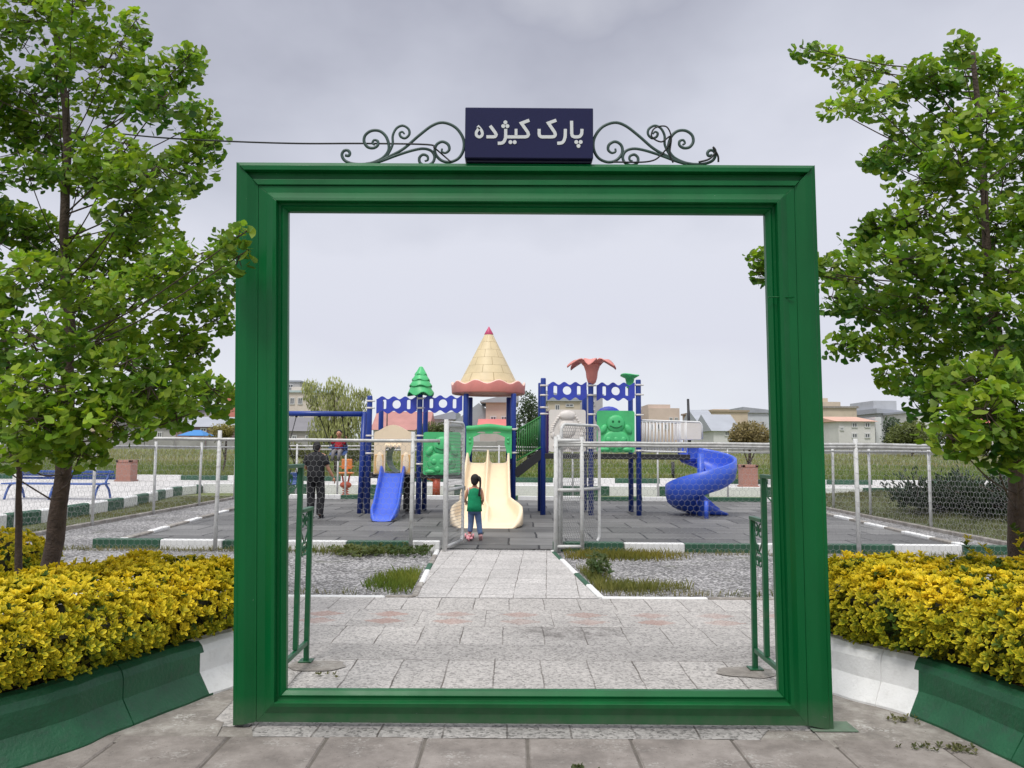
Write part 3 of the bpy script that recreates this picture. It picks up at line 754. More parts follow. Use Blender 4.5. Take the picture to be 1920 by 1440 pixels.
# ------------------------------------------------------------------ hedges
HLEAF = leafmat('golden_euonymus_leaf', .18, .5)
HLEAF.node_tree.nodes['Principled BSDF'].inputs['Specular IOR Level'].default_value = .14
def leaf4(mb, b, d, nr, L, wd, ce, cc):
    sd_ = d.cross(nr).normalized()
    p1 = b + d * (L * .45); up = nr * (L * .10)
    vs = [b, p1 + sd_ * wd / 2 + up, p1 - sd_ * wd / 2 + up, p1 - nr * 0.0, b + d * (L * .8) + sd_ * wd * .40 + up * .6, b + d * (L * .8) - sd_ * wd * .40 + up * .6, b + d * L - nr * (L * .06)]
    fs = [(0, 1, 3), (0, 3, 2), (1, 4, 3), (3, 4, 6), (3, 6, 5), (3, 5, 2)]
    mb.add(vs, fs, 0, False, [cc, ce, ce, cc, ce, ce, ce])
def rosette(mb, p, nr, n, L, ce, cc, spread=1.0):
    nr = nr.normalized(); u = nr.orthogonal().normalized(); w = nr.cross(u); a0 = rnd.uniform(0, 2 * pi)
    for k in range(n):
        a = a0 + 2 * pi * k / n + rnd.uniform(-.35, .35); lift = rnd.uniform(.15, .8) if k % 2 else rnd.uniform(.5, 1.3)
        d = ((u * math.cos(a) + w * math.sin(a)) * spread + nr * lift + Vector((0, 0, .25))).normalized()
        n2 = (nr - d * nr.dot(d)); n2 = n2.normalized() if n2.length > .05 else d.orthogonal().normalized()
        s = L * rnd.uniform(.75, 1.15); j = rnd.uniform(.85, 1.15)
        leaf4(mb, p + d * .004, d, n2, s, s * rnd.uniform(.46, .62), [c * j for c in ce], [c * j for c in cc])
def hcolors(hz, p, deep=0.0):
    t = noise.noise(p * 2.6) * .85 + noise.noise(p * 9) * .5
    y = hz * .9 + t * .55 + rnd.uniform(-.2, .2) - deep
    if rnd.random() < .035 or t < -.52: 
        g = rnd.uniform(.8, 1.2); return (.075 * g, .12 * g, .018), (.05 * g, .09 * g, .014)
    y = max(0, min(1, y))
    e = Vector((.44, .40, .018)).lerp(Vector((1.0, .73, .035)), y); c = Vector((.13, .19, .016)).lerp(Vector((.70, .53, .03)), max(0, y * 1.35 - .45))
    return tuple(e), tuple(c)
def inpoly(x, y, P):
    r_ = False; n = len(P); j = n - 1
    for i in range(n):
        if (P[i][1] > y) != (P[j][1] > y) and x < (P[j][0] - P[i][0]) * (y - P[i][1]) / (P[j][1] - P[i][1]) + P[i][0]: r_ = not r_
        j = i
    return r_
def hedge(P, edges, z0, z1, label, sprouts=(), name='hedge'):
    """P footprint (ccw), edges = indices of sides that show"""
    cx = sum(p[0] for p in P) / len(P); cy = sum(p[1] for p in P) / len(P)
    t = thing(name, label, 'hedge', (cx, cy, z0))
    mb = MB(); area = 0; pts = []
    xa, xb = min(p[0] for p in P), max(p[0] for p in P); ya, yb = min(p[1] for p in P), max(p[1] for p in P)
    def lump(x, y): return .055 * noise.noise(Vector((x * 2.3, y * 2.3, 5))) + .03 * noise.noise(Vector((x * 7, y * 7, 1)))
    N = int((xb - xa) * (yb - ya) / .0017)
    def edist(x, y):
        m = 9
        for i in range(len(P)):
            a = Vector(P[i]); b = Vector(P[(i + 1) % len(P)]); q = Vector((x, y)); d = b - a
            tt = max(0, min(1, (q - a).dot(d) / d.length_squared)); m = min(m, (a + d * tt - q).length)
        return m
    for _ in range(N):
        x, y = rnd.uniform(xa, xb), rnd.uniform(ya, yb)
        if not inpoly(x, y, P): continue
        ed = edist(x, y); rz = z1 + lump(x, y) - (.14 * max(0, 1 - ed / .24) ** 2) + rnd.uniform(-.04, .025)
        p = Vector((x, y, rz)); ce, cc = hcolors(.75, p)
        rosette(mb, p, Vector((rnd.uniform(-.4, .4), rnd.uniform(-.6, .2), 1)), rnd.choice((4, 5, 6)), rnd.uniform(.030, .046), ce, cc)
    for i in edges:
        a = Vector(P[i]); b = Vector(P[(i + 1) % len(P)]); d = b - a; L = d.length; d.normalize(); nn = Vector((d.y, -d.x))
        for lay in range(2):
            for _ in range(int(L * (z1 - z0) / (.0014 if lay == 0 else .003))):
                s = rnd.uniform(0, L); z = z0 + (z1 - .08 - z0) * rnd.random() ** .85; h = (z - z0) / (z1 - .08 - z0)
                bulge = .05 * math.sin(h * pi) + .05 * noise.noise(Vector((a.x + d.x * s, a.y + d.y * s, z)) * 3.2) - .07 * max(0, h - .75) / .25 - (.05 if h < .08 else 0)
                off = bulge + rnd.uniform(-.035, .03) - lay * .06
                q = a + d * s + nn * off; p = Vector((q.x, q.y, z))
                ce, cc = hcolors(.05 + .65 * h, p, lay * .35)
                if lay: ce = tuple(c * .55 for c in ce); cc = tuple(c * .5 for c in cc)  # inner layer darkened by colour, painted shade between the leaves
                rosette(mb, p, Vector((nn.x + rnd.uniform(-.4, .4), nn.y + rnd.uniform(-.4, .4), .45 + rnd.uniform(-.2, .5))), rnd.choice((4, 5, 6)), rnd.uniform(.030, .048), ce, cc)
    for i in edges:      # the rounded shoulder between top and side
        a = Vector(P[i]); b = Vector(P[(i + 1) % len(P)]); d = b - a; L = d.length; d.normalize(); nn = Vector((d.y, -d.x))
        for _ in range(int(L * .26 / .0011)):
            sft = rnd.uniform(0, L); ed = rnd.uniform(-.02, .22); q = a + d * sft - nn * ed
            p = Vector((q.x, q.y, z1 + lump(q.x, q.y) - .14 * max(0, 1 - ed / .24) ** 2 + rnd.uniform(-.06, .02)))
            ce, cc = hcolors(.68, p); rosette(mb, p, Vector((nn.x * .6 + rnd.uniform(-.4, .4), nn.y * .6 + rnd.uniform(-.4, .4), .8)), rnd.choice((4, 5, 6)), rnd.uniform(.030, .048), ce, cc)
    for (sxp, syp, sh) in sprouts:
        for k in range(int(sh / .022)):
            p = Vector((sxp + .02 * math.sin(k), syp + .01 * k, z1 + .022 * k)); ce, cc = hcolors(.7, p)
            rosette(mb, p, Vector((rnd.uniform(-.3, .3), rnd.uniform(-.3, .3), 1)), 4, .046, ce, cc)
    O('foliage', mb, HLEAF, t)
    core = MB(); k = len(P)
    ins = []
    for i_, p in enumerate(P):
        a_ = Vector(P[i_ - 1]); b_ = Vector(P[(i_ + 1) % k]); d = (b_ - a_).normalized(); q = Vector(p) + Vector((-d.y, d.x)) * .17; ins.append((q.x, q.y))
    vs = [(p[0], p[1], z0 - .03) for p in ins] + [(p[0], p[1], z1 - .24) for p in ins]
    core.add(vs, [(i, (i + 1) % k, (i + 1) % k + k, i + k) for i in range(k)])
    core.poly([(p[0], p[1], z1 - .24) for p in ins])
    O('shaded_core', core, mat('hedge_shade', (.022, .026, .010), .95, .4, 20, .9, 60, .03), t)  # dark filler core, its colour stands in for shade inside the hedge
    return t
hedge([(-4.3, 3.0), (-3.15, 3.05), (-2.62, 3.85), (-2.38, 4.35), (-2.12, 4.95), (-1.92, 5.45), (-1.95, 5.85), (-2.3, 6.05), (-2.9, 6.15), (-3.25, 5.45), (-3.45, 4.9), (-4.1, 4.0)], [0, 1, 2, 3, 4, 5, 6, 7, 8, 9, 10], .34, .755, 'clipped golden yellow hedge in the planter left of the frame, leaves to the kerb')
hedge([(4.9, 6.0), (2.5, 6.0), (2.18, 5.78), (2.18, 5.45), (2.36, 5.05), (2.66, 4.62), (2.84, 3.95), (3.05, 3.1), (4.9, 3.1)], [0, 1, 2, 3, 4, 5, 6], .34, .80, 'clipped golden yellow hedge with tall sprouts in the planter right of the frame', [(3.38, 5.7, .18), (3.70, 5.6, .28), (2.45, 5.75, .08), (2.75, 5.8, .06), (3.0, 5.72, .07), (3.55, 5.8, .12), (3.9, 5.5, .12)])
# round golden shrub behind the left hedge
def shrub_ball(name, c, rad, L, n, label, colf, m, cat='shrub', inner=None, nleaf=(5, 6)):
    t = thing(name, label, cat, (c[0], c[1], max(0, c[2] - rad[2])))
    mb = MB()
    for i in range(n):
        z = rnd.uniform(-.55, 1); a = rnd.uniform(0, 2 * pi); r_ = math.sqrt(max(0, 1 - z * z)); k = rnd.uniform(.86, 1.03) + .10 * noise.noise(Vector((a * 2, z * 3, c[0])))
        nn = Vector((r_ * math.cos(a), r_ * math.sin(a), z)); p = Vector(c) + Vector((nn.x * rad[0], nn.y * rad[1], nn.z * rad[2])) * k
        ce, cc = colf(z, p); rosette(mb, p, nn, rnd.choice(nleaf), L, ce, cc)
    O('foliage', mb, m, t)
    mb = MB(); mb.ell(c, [r_ * .86 for r_ in rad], 0, 16, 10); O('shaded_core', mb, MATS['hedge_shade'], t)  # dark filler ball, painted shade behind the shrub leaves
    return t
cB = A(12, 1065, 7.2); shrub_ball('golden_shrub', (cB.x - .15, 7.2, .38), (.62, .5, .43), .055, 900, 'round golden yellow shrub behind the left hedge and tree trunks', lambda z, p: hcolors(.3 + .4 * z, p), HLEAF)

# ------------------------------------------------------------------ ginkgo trees
GLEAF = leafmat('ginkgo_leaf', .45, .5)
def fan_leaf(mb, base, d, nr, size, pet, col):
    sd_ = d.cross(nr).normalized(); b = base + d * pet
    st_ = sd_ * .0012
    vs = [base - st_, base + st_, b]; stem = tuple(c * .9 for c in col); cols = [stem] * 3
    K = 6; half = R(rnd.uniform(48, 66)); cup = rnd.uniform(-.1, .35)
    for k in range(K + 1):
        a = -half + 2 * half * k / K; r_ = size * (1 - (.13 if k == K // 2 else 0) + rnd.uniform(-.05, .05) - .06 * abs(k - 3) / 3)
        vs.append(b + (d * math.cos(a) + sd_ * math.sin(a)) * r_ + nr * (cup * size * abs(math.sin(a)) ** 1.5)); cols.append(col)
    mb.add(vs, [(0, 1, 2)] + [(2, 3 + k, 4 + k) for k in range(K)], 0, False, cols)
def ginkgo_cluster(mb, p, ax, n, size, col):
    ax = ax.normalized(); u = ax.orthogonal().normalized(); w = ax.cross(u); a0 = rnd.uniform(0, 6.28)
    for k in range(n):
        a = a0 + 2 * pi * k / n + rnd.uniform(-.5, .5)
        d = (u * math.cos(a) + w * math.sin(a) + ax * rnd.uniform(.0, .9)); d.z -= rnd.uniform(-.15, .45); d.normalize()
        n2 = Vector((rnd.uniform(-.8, .8), rnd.uniform(-1.5, .35), rnd.uniform(.3, 1))); n2 -= d * n2.dot(d); n2 = n2.normalized() if n2.length > .05 else d.orthogonal()
        j = rnd.uniform(.75, 1.2); y = rnd.uniform(.85, 1.25)
        fan_leaf(mb, p, d, n2, size * rnd.uniform(.62, 1.1), rnd.uniform(.018, .045), (col[0] * j * y, col[1] * j, col[2] * j))
def ginkgo(label, trunk, tr, blobs, Yb, loc, dens=3.0, size=.054):
    t = thing('ginkgo_tree', label, 'tree', loc)
    tk = catmull(trunk, 8); n = len(tk)
    mb = MB(); rr = [tr[0] + (tr[1] - tr[0]) * (i / (n - 1)) ** .55 for i in range(n)]
    tk2 = [p + Vector((noise.noise(p * 3) * .015, noise.noise(p * 3 + Vector((9, 0, 0))) * .015, 0)) for p in tk]
    rr = [r_ * (1 + .12 * noise.noise(p * 5)) for r_, p in zip(rr, tk2)]
    mb.tube(tk2, rr, 12); O('trunk', mb, BARK, t)
    lm = MB(); lf = MB()
    for (px, py, rx, ry, *yy) in blobs:
        if py > 760: py -= 26
        Y = yy[0] if yy else Yb + rnd.uniform(-.75, .75)
        c = A(px, py, Y); k = Y / FPX; a, b = rx * k * 1.02, ry * k * 1.05; dp = .5 * (a + b) * 1.05
        # limb from the trunk to the far side of the spray
        j = min(range(n), key=lambda i: (tk[i] - (c + Vector((0, 0, -.45)))).length if tk[i].z < c.z - .05 or i == 0 else 99)
        s_ = tk[j]; far = c + (c - s_).normalized() * a * .6
        mid = s_.lerp(c, .5) + Vector((0, 0, -.06)); limb = catmull([s_, mid, c, far], 5)
        L0 = (c - s_).length
        lm.tube(limb, [max(.004, min(.0075, .0035 + .003 * L0) * (1 - .8 * i / (len(limb) - 1))) for i in range(len(limb))], 6)
        N = int(dens * pi * a * b / .0013 / 5) + 3
        br = rnd.uniform(-.15, .15) + .3 * noise.noise(c * .8)
        for _ in range(N):
            while True:
                q = Vector((rnd.uniform(-1, 1), rnd.uniform(-1, 1), rnd.uniform(-1, 1)))
                if q.length <= 1: break
            if rnd.random() < .12: q *= 1.22
            # foliage hangs in shelves along the spray
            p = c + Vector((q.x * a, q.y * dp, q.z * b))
            front = (-q.y + q.z * .9) * .5  # upper and front leaves coloured lighter, light painted into the leaf tone
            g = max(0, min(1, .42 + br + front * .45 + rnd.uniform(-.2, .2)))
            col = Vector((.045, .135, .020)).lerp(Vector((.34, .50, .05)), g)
            lq = limb[min(range(len(limb)), key=lambda i: (limb[i] - p).length_squared)]
            ax = (p - lq); ax = ax if ax.length > .02 else Vector((0, 0, 1))
            if rnd.random() < .4 and ax.length < .45: lm.tube([lq, lq.lerp(p, .55) + Vector((0, 0, -.012)), p], [.004, .003, .0018], 4, cap=False)
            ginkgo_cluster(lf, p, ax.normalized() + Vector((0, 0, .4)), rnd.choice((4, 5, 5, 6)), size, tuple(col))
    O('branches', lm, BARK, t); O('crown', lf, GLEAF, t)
    return t
YL = 5.9
trunkL = [G(84, 1085), A(118, 890, 6.2), A(126, 760, 6.15), A(128, 600, 6.1), A(120, 450, 6.1), A(126, 250, 6.15), A(106, 60, 6.2), A(98, -120, 6.2)]
trunkL[0] = Vector((A(86, 1060, 6.35).x, 6.35, .25))
BL_ = [(60, 5, 70, 45), (135, 25, 60, 45), (30, 65, 55, 30), (150, 75, 35, 35), (60, -60, 90, 40), (160, -70, 70, 30),
 (205, 110, 70, 34), (245, 62, 26, 30), (250, 45, 14, 22), (340, 135, 42, 30), (352, 108, 26, 16), (275, 155, 60, 30), (45, 170, 75, 30), (105, 135, 40, 35),
 (372, 232, 40, 38), (300, 195, 60, 36), (190, 190, 50, 30), (385, 275, 32, 25), (215, 300, 90, 42), (80, 240, 80, 45), (350, 315, 55, 34), (270, 340, 80, 34), (150, 340, 60, 30),
 (50, 320, 70, 30), (30, 425, 60, 40), (95, 455, 70, 45), (300, 380, 50, 22), (235, 395, 55, 32), (20, 245, 40, 35),
 (270, 440, 70, 32), (355, 490, 70, 30), (430, 462, 34, 26), (444, 446, 22, 18, 4.3), (448, 480, 14, 22, 4.35), (200, 490, 80, 40), (60, 525, 80, 40, 5.2), (240, 560, 120, 32), (385, 545, 60, 34), (405, 600, 36, 24), (300, 520, 70, 28), (160, 560, 60, 30),
 (60, 640, 95, 50, 5.0), (180, 640, 80, 40), (300, 630, 80, 32), (365, 660, 36, 28), (230, 690, 80, 40, 5.1),
 (90, 740, 110, 50, 4.9), (260, 740, 90, 40, 5.2), (385, 735, 50, 32), (320, 690, 60, 30), (410, 755, 26, 22),
 (70, 820, 90, 40, 4.8), (210, 815, 80, 40, 5.0), (295, 790, 50, 32), (25, 880, 45, 24, 4.8), (150, 880, 45, 20, 5.2), (330, 800, 30, 24), (110, 860, 60, 24, 5.3),
 (-70, 150, 80, 90), (-80, 400, 80, 100), (-90, 640, 90, 100), (-80, 820, 80, 50)]
ginkgo('ginkgo tree with a leaning thick trunk behind the left hedge, crown reaching the frame', trunkL, (.082, .02), BL_, YL, trunkL[0])
t2 = [Vector((A(38, 1060, 6.5).x, 6.5, .2)), A(36, 960, 6.5), A(34, 880, 6.45), A(22, 760, 6.4), A(8, 640, 6.4), A(-15, 480, 6.4)]
ginkgo('slender young ginkgo trunk at the far left, thinner than its neighbour', t2, (.034, .014), [(0, 700, 60, 40), (-30, 560, 60, 50), (20, 790, 50, 30), (45, 850, 34, 20)], 6.4, t2[0])
trunkR = [Vector((A(1908, 1060, 6.4).x, 6.4, .25)), A(1904, 900, 6.4), A(1890, 760, 6.35), A(1872, 640, 6.3), A(1852, 500, 6.25), A(1846, 380, 6.2), A(1836, 220, 6.2), A(1822, 100, 6.2)]
BR_ = [(1515, 92, 24, 12), (1550, 115, 36, 20), (1605, 145, 46, 24), (1645, 128, 26, 18), (1568, 208, 30, 13), (1635, 195, 66, 24), (1692, 165, 44, 30), (1735, 135, 40, 24),
 (1800, 88, 26, 26), (1825, 125, 50, 26), (1760, 170, 46, 34), (1880, 170, 55, 44), (1850, 230, 75, 40), (1770, 240, 70, 26), (1690, 235, 34, 16),
 (1690, 292, 60, 24), (1652, 300, 32, 18), (1800, 305, 70, 34), (1890, 320, 50, 44), (1740, 350, 80, 18), (1665, 425, 50, 22), (1750, 410, 80, 30), (1870, 420, 60, 40),
 (1620, 452, 34, 18), (1588, 508, 44, 26), (1680, 490, 76, 30), (1780, 500, 84, 32, 5.6), (1890, 520, 60, 40),
 (1572, 560, 34, 22), (1640, 572, 70, 30), (1750, 575, 90, 30, 5.6), (1870, 600, 64, 40, 5.4), (1585, 648, 36, 15), (1655, 640, 50, 20), (1770, 645, 74, 28), (1890, 680, 56, 40),
 (1675, 705, 26, 22), (1740, 712, 56, 28), (1830, 715, 80, 34, 5.2), (1905, 760, 50, 44, 5.2), (1765, 770, 56, 28, 5.5), (1850, 800, 80, 40, 5.0), (1785, 850, 60, 24, 5.0), (1860, 870, 66, 22, 5.2), (1910, 890, 34, 20, 5.0), (1905, 840, 40, 30, 5.0),
 (1420, 488, 18, 16, 6.2), (1430, 512, 14, 12, 6.2), (1460, 500, 26, 18, 6.2), (1515, 505, 36, 20, 6.2),
 (1990, 200, 80, 90), (2000, 430, 80, 100), (2010, 660, 90, 90), (1990, 840, 80, 50)]
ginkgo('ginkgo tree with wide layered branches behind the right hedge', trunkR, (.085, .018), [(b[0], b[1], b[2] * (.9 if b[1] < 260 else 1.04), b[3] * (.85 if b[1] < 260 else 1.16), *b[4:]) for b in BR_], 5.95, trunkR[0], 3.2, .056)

# ------------------------------------------------------------------ wire fences
def hexmesh(mb, p0, p1, z0, z1, cell=.095, r=.002):
    p0 = Vector((*p0, 0)); p1 = Vector((*p1, 0)); d = p1 - p0; L = d.length; d.normalize(); nn = Vector((-d.y, d.x, 0))
    a = cell / math.sqrt(3); rows = int((z1 - z0) / (1.5 * a)); cols = int(L / cell)
    wob = lambda s, z: p0 + d * s + Vector((0, 0, z)) + nn * (.012 * noise.noise(Vector((s * 1.3, z * 1.3, p0.x)))) + d * (.012 * noise.noise(Vector((s * 3, z * 3, 7))))
    def seg(A_, B_):
        e_ = (B_ - A_); t = e_.normalized(); q = t.cross(nn).normalized()
        vs = [A_ + q * r, A_ - q * r * .5 + nn * r, A_ - q * r * .5 - nn * r, B_ + q * r, B_ - q * r * .5 + nn * r, B_ - q * r * .5 - nn * r]
        mb.add(vs, [(0, 1, 4, 3), (1, 2, 5, 4), (2, 0, 3, 5)], 0, True)
    for j in range(rows + 1):
        for i in range(cols):
            s = (i + (.5 if j % 2 else 0)) * cell; z = z0 + j * 1.5 * a
            top = wob(s, z + a); lft = wob(s - cell / 2, z + a / 2); lb = wob(s - cell / 2, z - a / 2); rt = wob(s + cell / 2, z + a / 2)
            if i: seg(lb, lft)
            if z + a < z1: 
                if i: seg(lft, top)
                seg(top, rt)
def fence(label, posts, hgt, rails, run, mesh=True, cell=.095, pr=.032, m=PIPEW, group='wire fences around the play area', r=.0016):
    t = thing('wire_fence', label, 'fence', (posts[0][0], posts[0][1], 0), group)
    for (x, y) in posts:
        mb = MB(); lean = Vector((rnd.uniform(-.012, .012), rnd.uniform(-.012, .012), 0))
        mb.tube([Vector((x, y, -.05)), Vector((x, y, hgt * .5)) + lean * .5, Vector((x, y, hgt)) + lean], pr * rnd.uniform(.95, 1.05), 10)
        for k in range(7): # tie wires
            z = .15 + k * hgt / 8; mb.tube([Vector((x + (pr + .002) * math.cos(a), y + (pr + .002) * math.sin(a), z + .012 * math.sin(a))) for a in [i * pi / 4 for i in range(8)]], .003, 4, closed=True, mi=1)
        O('post', mb, [m, GALV], t)
    for z in rails:
        mb = MB(); a = Vector((*run[0], z)); b = Vector((*run[1], z)); k = 14
        mb.tube([a.lerp(b, i / k) + Vector((0, 0, .012 * noise.noise(Vector((i * .9, z, a.x))) )) for i in range(k + 1)], .026, 8); O('rail', mb, GALV, t)
    if mesh:
        mb = MB(); hexmesh(mb, run[0], run[1], .04, rails[0] - .01, cell, r); O('wire_mesh', mb, WIRE, t)
    return t
FYY = 12.08
def fx(px): return A(px, 1030, FYY).x
fence('long front wire fence left of the gate, in front of the man in black', [(fx(403), FYY), (fx(770), FYY), (fx(403) - 3.1, FYY)], 1.86, [1.72], ((-8.5, FYY), (-1.12, FYY)))
fence('long front wire fence right of the gate, in front of the spiral slide', [(fx(1092), FYY + .02), (fx(1608), FYY - .05), (8.5, FYY - .1)], 1.80, [1.70, 1.66], ((.70, FYY + .02), (8.5, FYY - .1)))
fence('left side wire fence running back beside the plaza kerb', [(-8.5, 12.1)] + [(-8.45 - .015 * i, 15.7 + 2.7 * i) for i in range(4)], 1.72, [1.60], ((-8.45, 12.2), (-8.55, 25.2)), cell=.1, r=.0016)
fence('right side wire fence running back in front of the dark juniper', [(8.55, 13.1), (8.64, 16.0), (8.75, 18.9), (8.85, 21.3), (8.9, 25.2)], 1.72, [1.60], ((8.52, 12.2), (8.9, 25.2)), cell=.1, r=.0016)
fence('far wire fence behind the play structure', [(A(px, 935, 25.2).x, 25.2) for px in (632, 935, 1074, 1234, 1365)] + [(-5.4, 25.2), (-7, 25.2)], 1.72, [1.66, 1.55], ((-8.5, 25.2), (8.9, 25.2)), cell=.12, pr=.03)
# gate posts and the two open leaves
def gate_leaf(label, hinge, free, z0, z1, tall, second, latch):
    h = Vector((*hinge, 0)); f = Vector((*free, 0)); d = (f - h); L = d.length; d.normalize(); up = Vector((0, 0, 1))
    t = thing('wire_gate', label, 'gate', h, 'open gate leaves at the end of the path')
    mb = MB(); mb.tube([h - d * .07 + up * -.05, h - d * .07 + up * tall], .034, 10); O('gate_post', mb, PIPEW, t)
    if second:
        for zz in (z1 - .24, .82):
            pass
    r_ = .12; pts = []
    def arc(cs, cz, a0, a1):
        return [h + d * (cs + r_ * math.cos(a0 + (a1 - a0) * i / 6)) + up * (cz + r_ * math.sin(a0 + (a1 - a0) * i / 6)) for i in range(7)]
    pts = [h + up * z0, h + d * (L - r_) + up * z0] + arc(L - r_, z0 + r_, -pi / 2, 0) + arc(L - r_, z1 - r_, 0, pi / 2) + (arc(r_, z1 - r_, pi / 2, pi) if second else [h + up * z1])
    mb = MB(); mb.tube(pts + [pts[0] + up * .001], .026, 10); O('gate_frame', mb, PIPEW, t)
    mb = MB(); mb.tube([h + up * .95, h + d * L + up * .95], .024, 8); O('cross_bar', mb, PIPEW, t)
    mb = MB(); hexmesh(mb, (h.x + d.x * .02, h.y + d.y * .02), ((h + d * (L - .01)).x, (h + d * (L - .01)).y), z0 + .02, z1 - .03, .062, .0034)
    O('wire_mesh', mb, WIRE, t)
    if latch:
        mb = MB(); c = f + d * .035 + up * .93
        mb.box(c, (.06, .05, .07), None, 0, .004); O('latch', mb, DARK, t)
    return t
gl = (A(836, 1032, 12.2).x, 12.2); gf = (A(867, 1018, 13.15).x, 13.15)
gate_leaf('left leaf of the gate, swung inward and seen nearly edge on beside the girl', gl, gf, .07, 2.03, 2.06, False, True)
gr_ = (A(1052, 1033, 12.2).x, 12.2); gf2 = (A(1124, 1018, 13.1).x, 13.1)
g2 = gate_leaf('right leaf of the gate with rounded white pipe corners, swung inward', gr_, gf2, .07, 2.0, 1.83, True, False)
# little side frame joining the right gate post to the fence
mb = MB(); xa, xb = fx(1042), fx(1092)
for z in (1.74, .97, .10): mb.tube([Vector((xa - .02, FYY, z)), Vector((xb, FYY + .02, z))], .026, 8)
mb.tube([Vector((xa, FYY, -.05)), Vector((xa, FYY, 1.8))], .034, 10)
O('side_frame', mb, PIPEW, g2)

# ------------------------------------------------------------------ play structure
PY = 18.9; PB = 20.1
def zz(py, Y=PY, px=960): return A(px, py, Y).z
def xx(px, Y=PY): return A(px, 900, Y).x
ps = thing('play_structure', 'large play structure of blue posts with pointed tower roof, slides and bridge', 'play structure', (xx(940), 19.5, 0))
def part(name, mb, m, parent=None, label=None): return O(name, mb, m, parent or ps, None, label)
posts = [(690, 742, PY), (785, 738, PY), (872, 738, PY), (962, 738, PY), (1018, 709, PY), (1108, 716, PY), (1198, 712, PY),
         (712, 752, PB), (796, 745, PB), (880, 745, PB), (953, 745, PB), (1013, 718, PB), (1096, 730, PB), (1183, 724, PB)]
PR_ = .066
for px, tp, Y in posts:
    mb = MB(); x = xx(px, Y); h = zz(tp, Y, px); mb.tube([Vector((x, Y, -.02)), Vector((x, Y, h - .02)), Vector((x, Y, h))], [PR_, PR_, PR_ * .85], 16); po = part('post', mb, BLUEP)
    cl = {690: (762 - 10, 765, 817, 850), 785: (747, 765, 817, 870), 872: (), 962: (805, 849), 1018: (723, 741, 764, 776), 1108: (723, 741, 777, 840), 1198: (722, 740, 778, 845)}.get(px)
    if cl:
        for c in cl:
            mb = MB(); z = zz(c, Y, px); mb.lathe([(PR_ + .002, -.022), (PR_ + .014, -.02), (PR_ + .014, .02), (PR_ + .002, .022)], (x, Y, z), 14)
            mb.tube([Vector((x, Y - .02, z)), Vector((x + .13, Y - .02, z))], .018, 6)
            part('clamp', mb, PWHITE, po)
# decks
def deck(x0, x1, z, y0=PY - .05, y1=PB + .05, th=.13):
    mb = MB(); mb.box(((x0 + x1) / 2, (y0 + y1) / 2, z - th / 2), (x1 - x0, y1 - y0, th), None, 0, .01); return part('deck', mb, DARK)
zL, zT, zR = 1.0, 1.24, 1.50
deck(xx(690), xx(785), zL); deck(xx(785) + .005, xx(872), zL - .003); deck(xx(872) + .005, xx(962), zT); deck(xx(1018), xx(1198), zR)
deck(xx(1198) + .01, xx(1287, 19.3), zR - .002, 18.85, 19.75)
# wavy header boards with holes
def header(pxa, pxb, ptop, pbot, Y, waves, label=None):
    x0, x1 = xx(pxa, Y), xx(pxb, Y); z0, z1 = zz(pbot, Y, pxa), zz(ptop, Y, pxa); n = 60; out = []
    w = x1 - x0; am = .035
    for i in range(n + 1):
        u = i / n; out.append((u * w, -am + am * math.cos(2 * pi * waves * u + pi) * 1 + .04))
    for i in range(n + 1):
        u = 1 - i / n; out.append((u * w, (z1 - z0) + am * math.cos(2 * pi * waves * u + pi) - am))
    hz = (z1 - z0) / 2
    circ = [(w * .5 + .105 * math.cos(a), hz + .105 * math.sin(a)) for a in [2 * pi * k / 20 for k in range(20)]]
    hs = [circ]
    for u in (.2, .8):
        a_, b_ = .045, .115; q = []
        for k in range(16):
            an = 2 * pi * k / 16; q.append((w * u + a_ * max(-1, min(1, 1.35 * math.cos(an))), hz + b_ * max(-1, min(1, 1.25 * math.sin(an)))))
        hs.append(q)
    mb = MB(); mb.plate(out, hs, (x0, Y, z0), (1, 0, 0), (0, 0, 1), .07)
    o = part('wavy_header', mb, BLUEPAN, None, label); bev(o, .012, 2); return o
header(703, 779, 743, 773, PY, 3.5); header(792, 865, 741, 772, PY, 3.5)
header(1026, 1100, 716, 748, PY, 3.5); header(1119, 1191, 717, 749, PY, 3.5)
# header boards on the far side, seen through
for pa, pb, a, b in ((1026, 1090, 728, 757), (1106, 1176, 728, 757)):
    pass
# tower roof
tx = xx(914, 19.5); ty = 19.5; zb_ = zz(739, 19.5, 914); zc = zz(722, 19.5, 914); za = zz(612, 19.5, 912)
def roof_mat():
    n = NT('tower_roof_tan'); v = n.co(loc=(-(tx - ORG[ps.name].x), -(ty - ORG[ps.name].y), 0))
    s = n.n('ShaderNodeSeparateXYZ'); n.l(v, s.inputs[0])
    an = n.math('MULTIPLY', n.math('ARCTAN2', s.outputs[1], s.outputs[0]), 7 / (2 * pi))
    cv = n.n('ShaderNodeCombineXYZ'); n.l(an, cv.inputs[0]); n.l(n.math('DIVIDE', s.outputs[2], .205), cv.inputs[1])
    br = n.n('ShaderNodeTexBrick'); br.offset = .5; br.inputs['Scale'].default_value = 1; br.inputs['Brick Width'].default_value = 1; br.inputs['Row Height'].default_value = 1
    br.inputs['Mortar Size'].default_value = .014; br.inputs['Mortar Smooth'].default_value = .3
    br.inputs['Color1'].default_value = (*lin(215, 196, 156), 1); br.inputs['Color2'].default_value = (*lin(222, 203, 164), 1); br.inputs['Mortar'].default_value = (*lin(172, 148, 104), 1)
    n.l(cv.outputs[0], br.inputs['Vector'])
    c = n.mix(br.outputs['Color'], n.ramp(n.noise(v, 4, 5), [(.3, .9), (.7, 1.05)]), 1, 'MULTIPLY')
    n.base(c); n.rough(.5); n.bump(n.math('SUBTRACT', 1.0, br.outputs['Fac']), .6, .015); return n.m
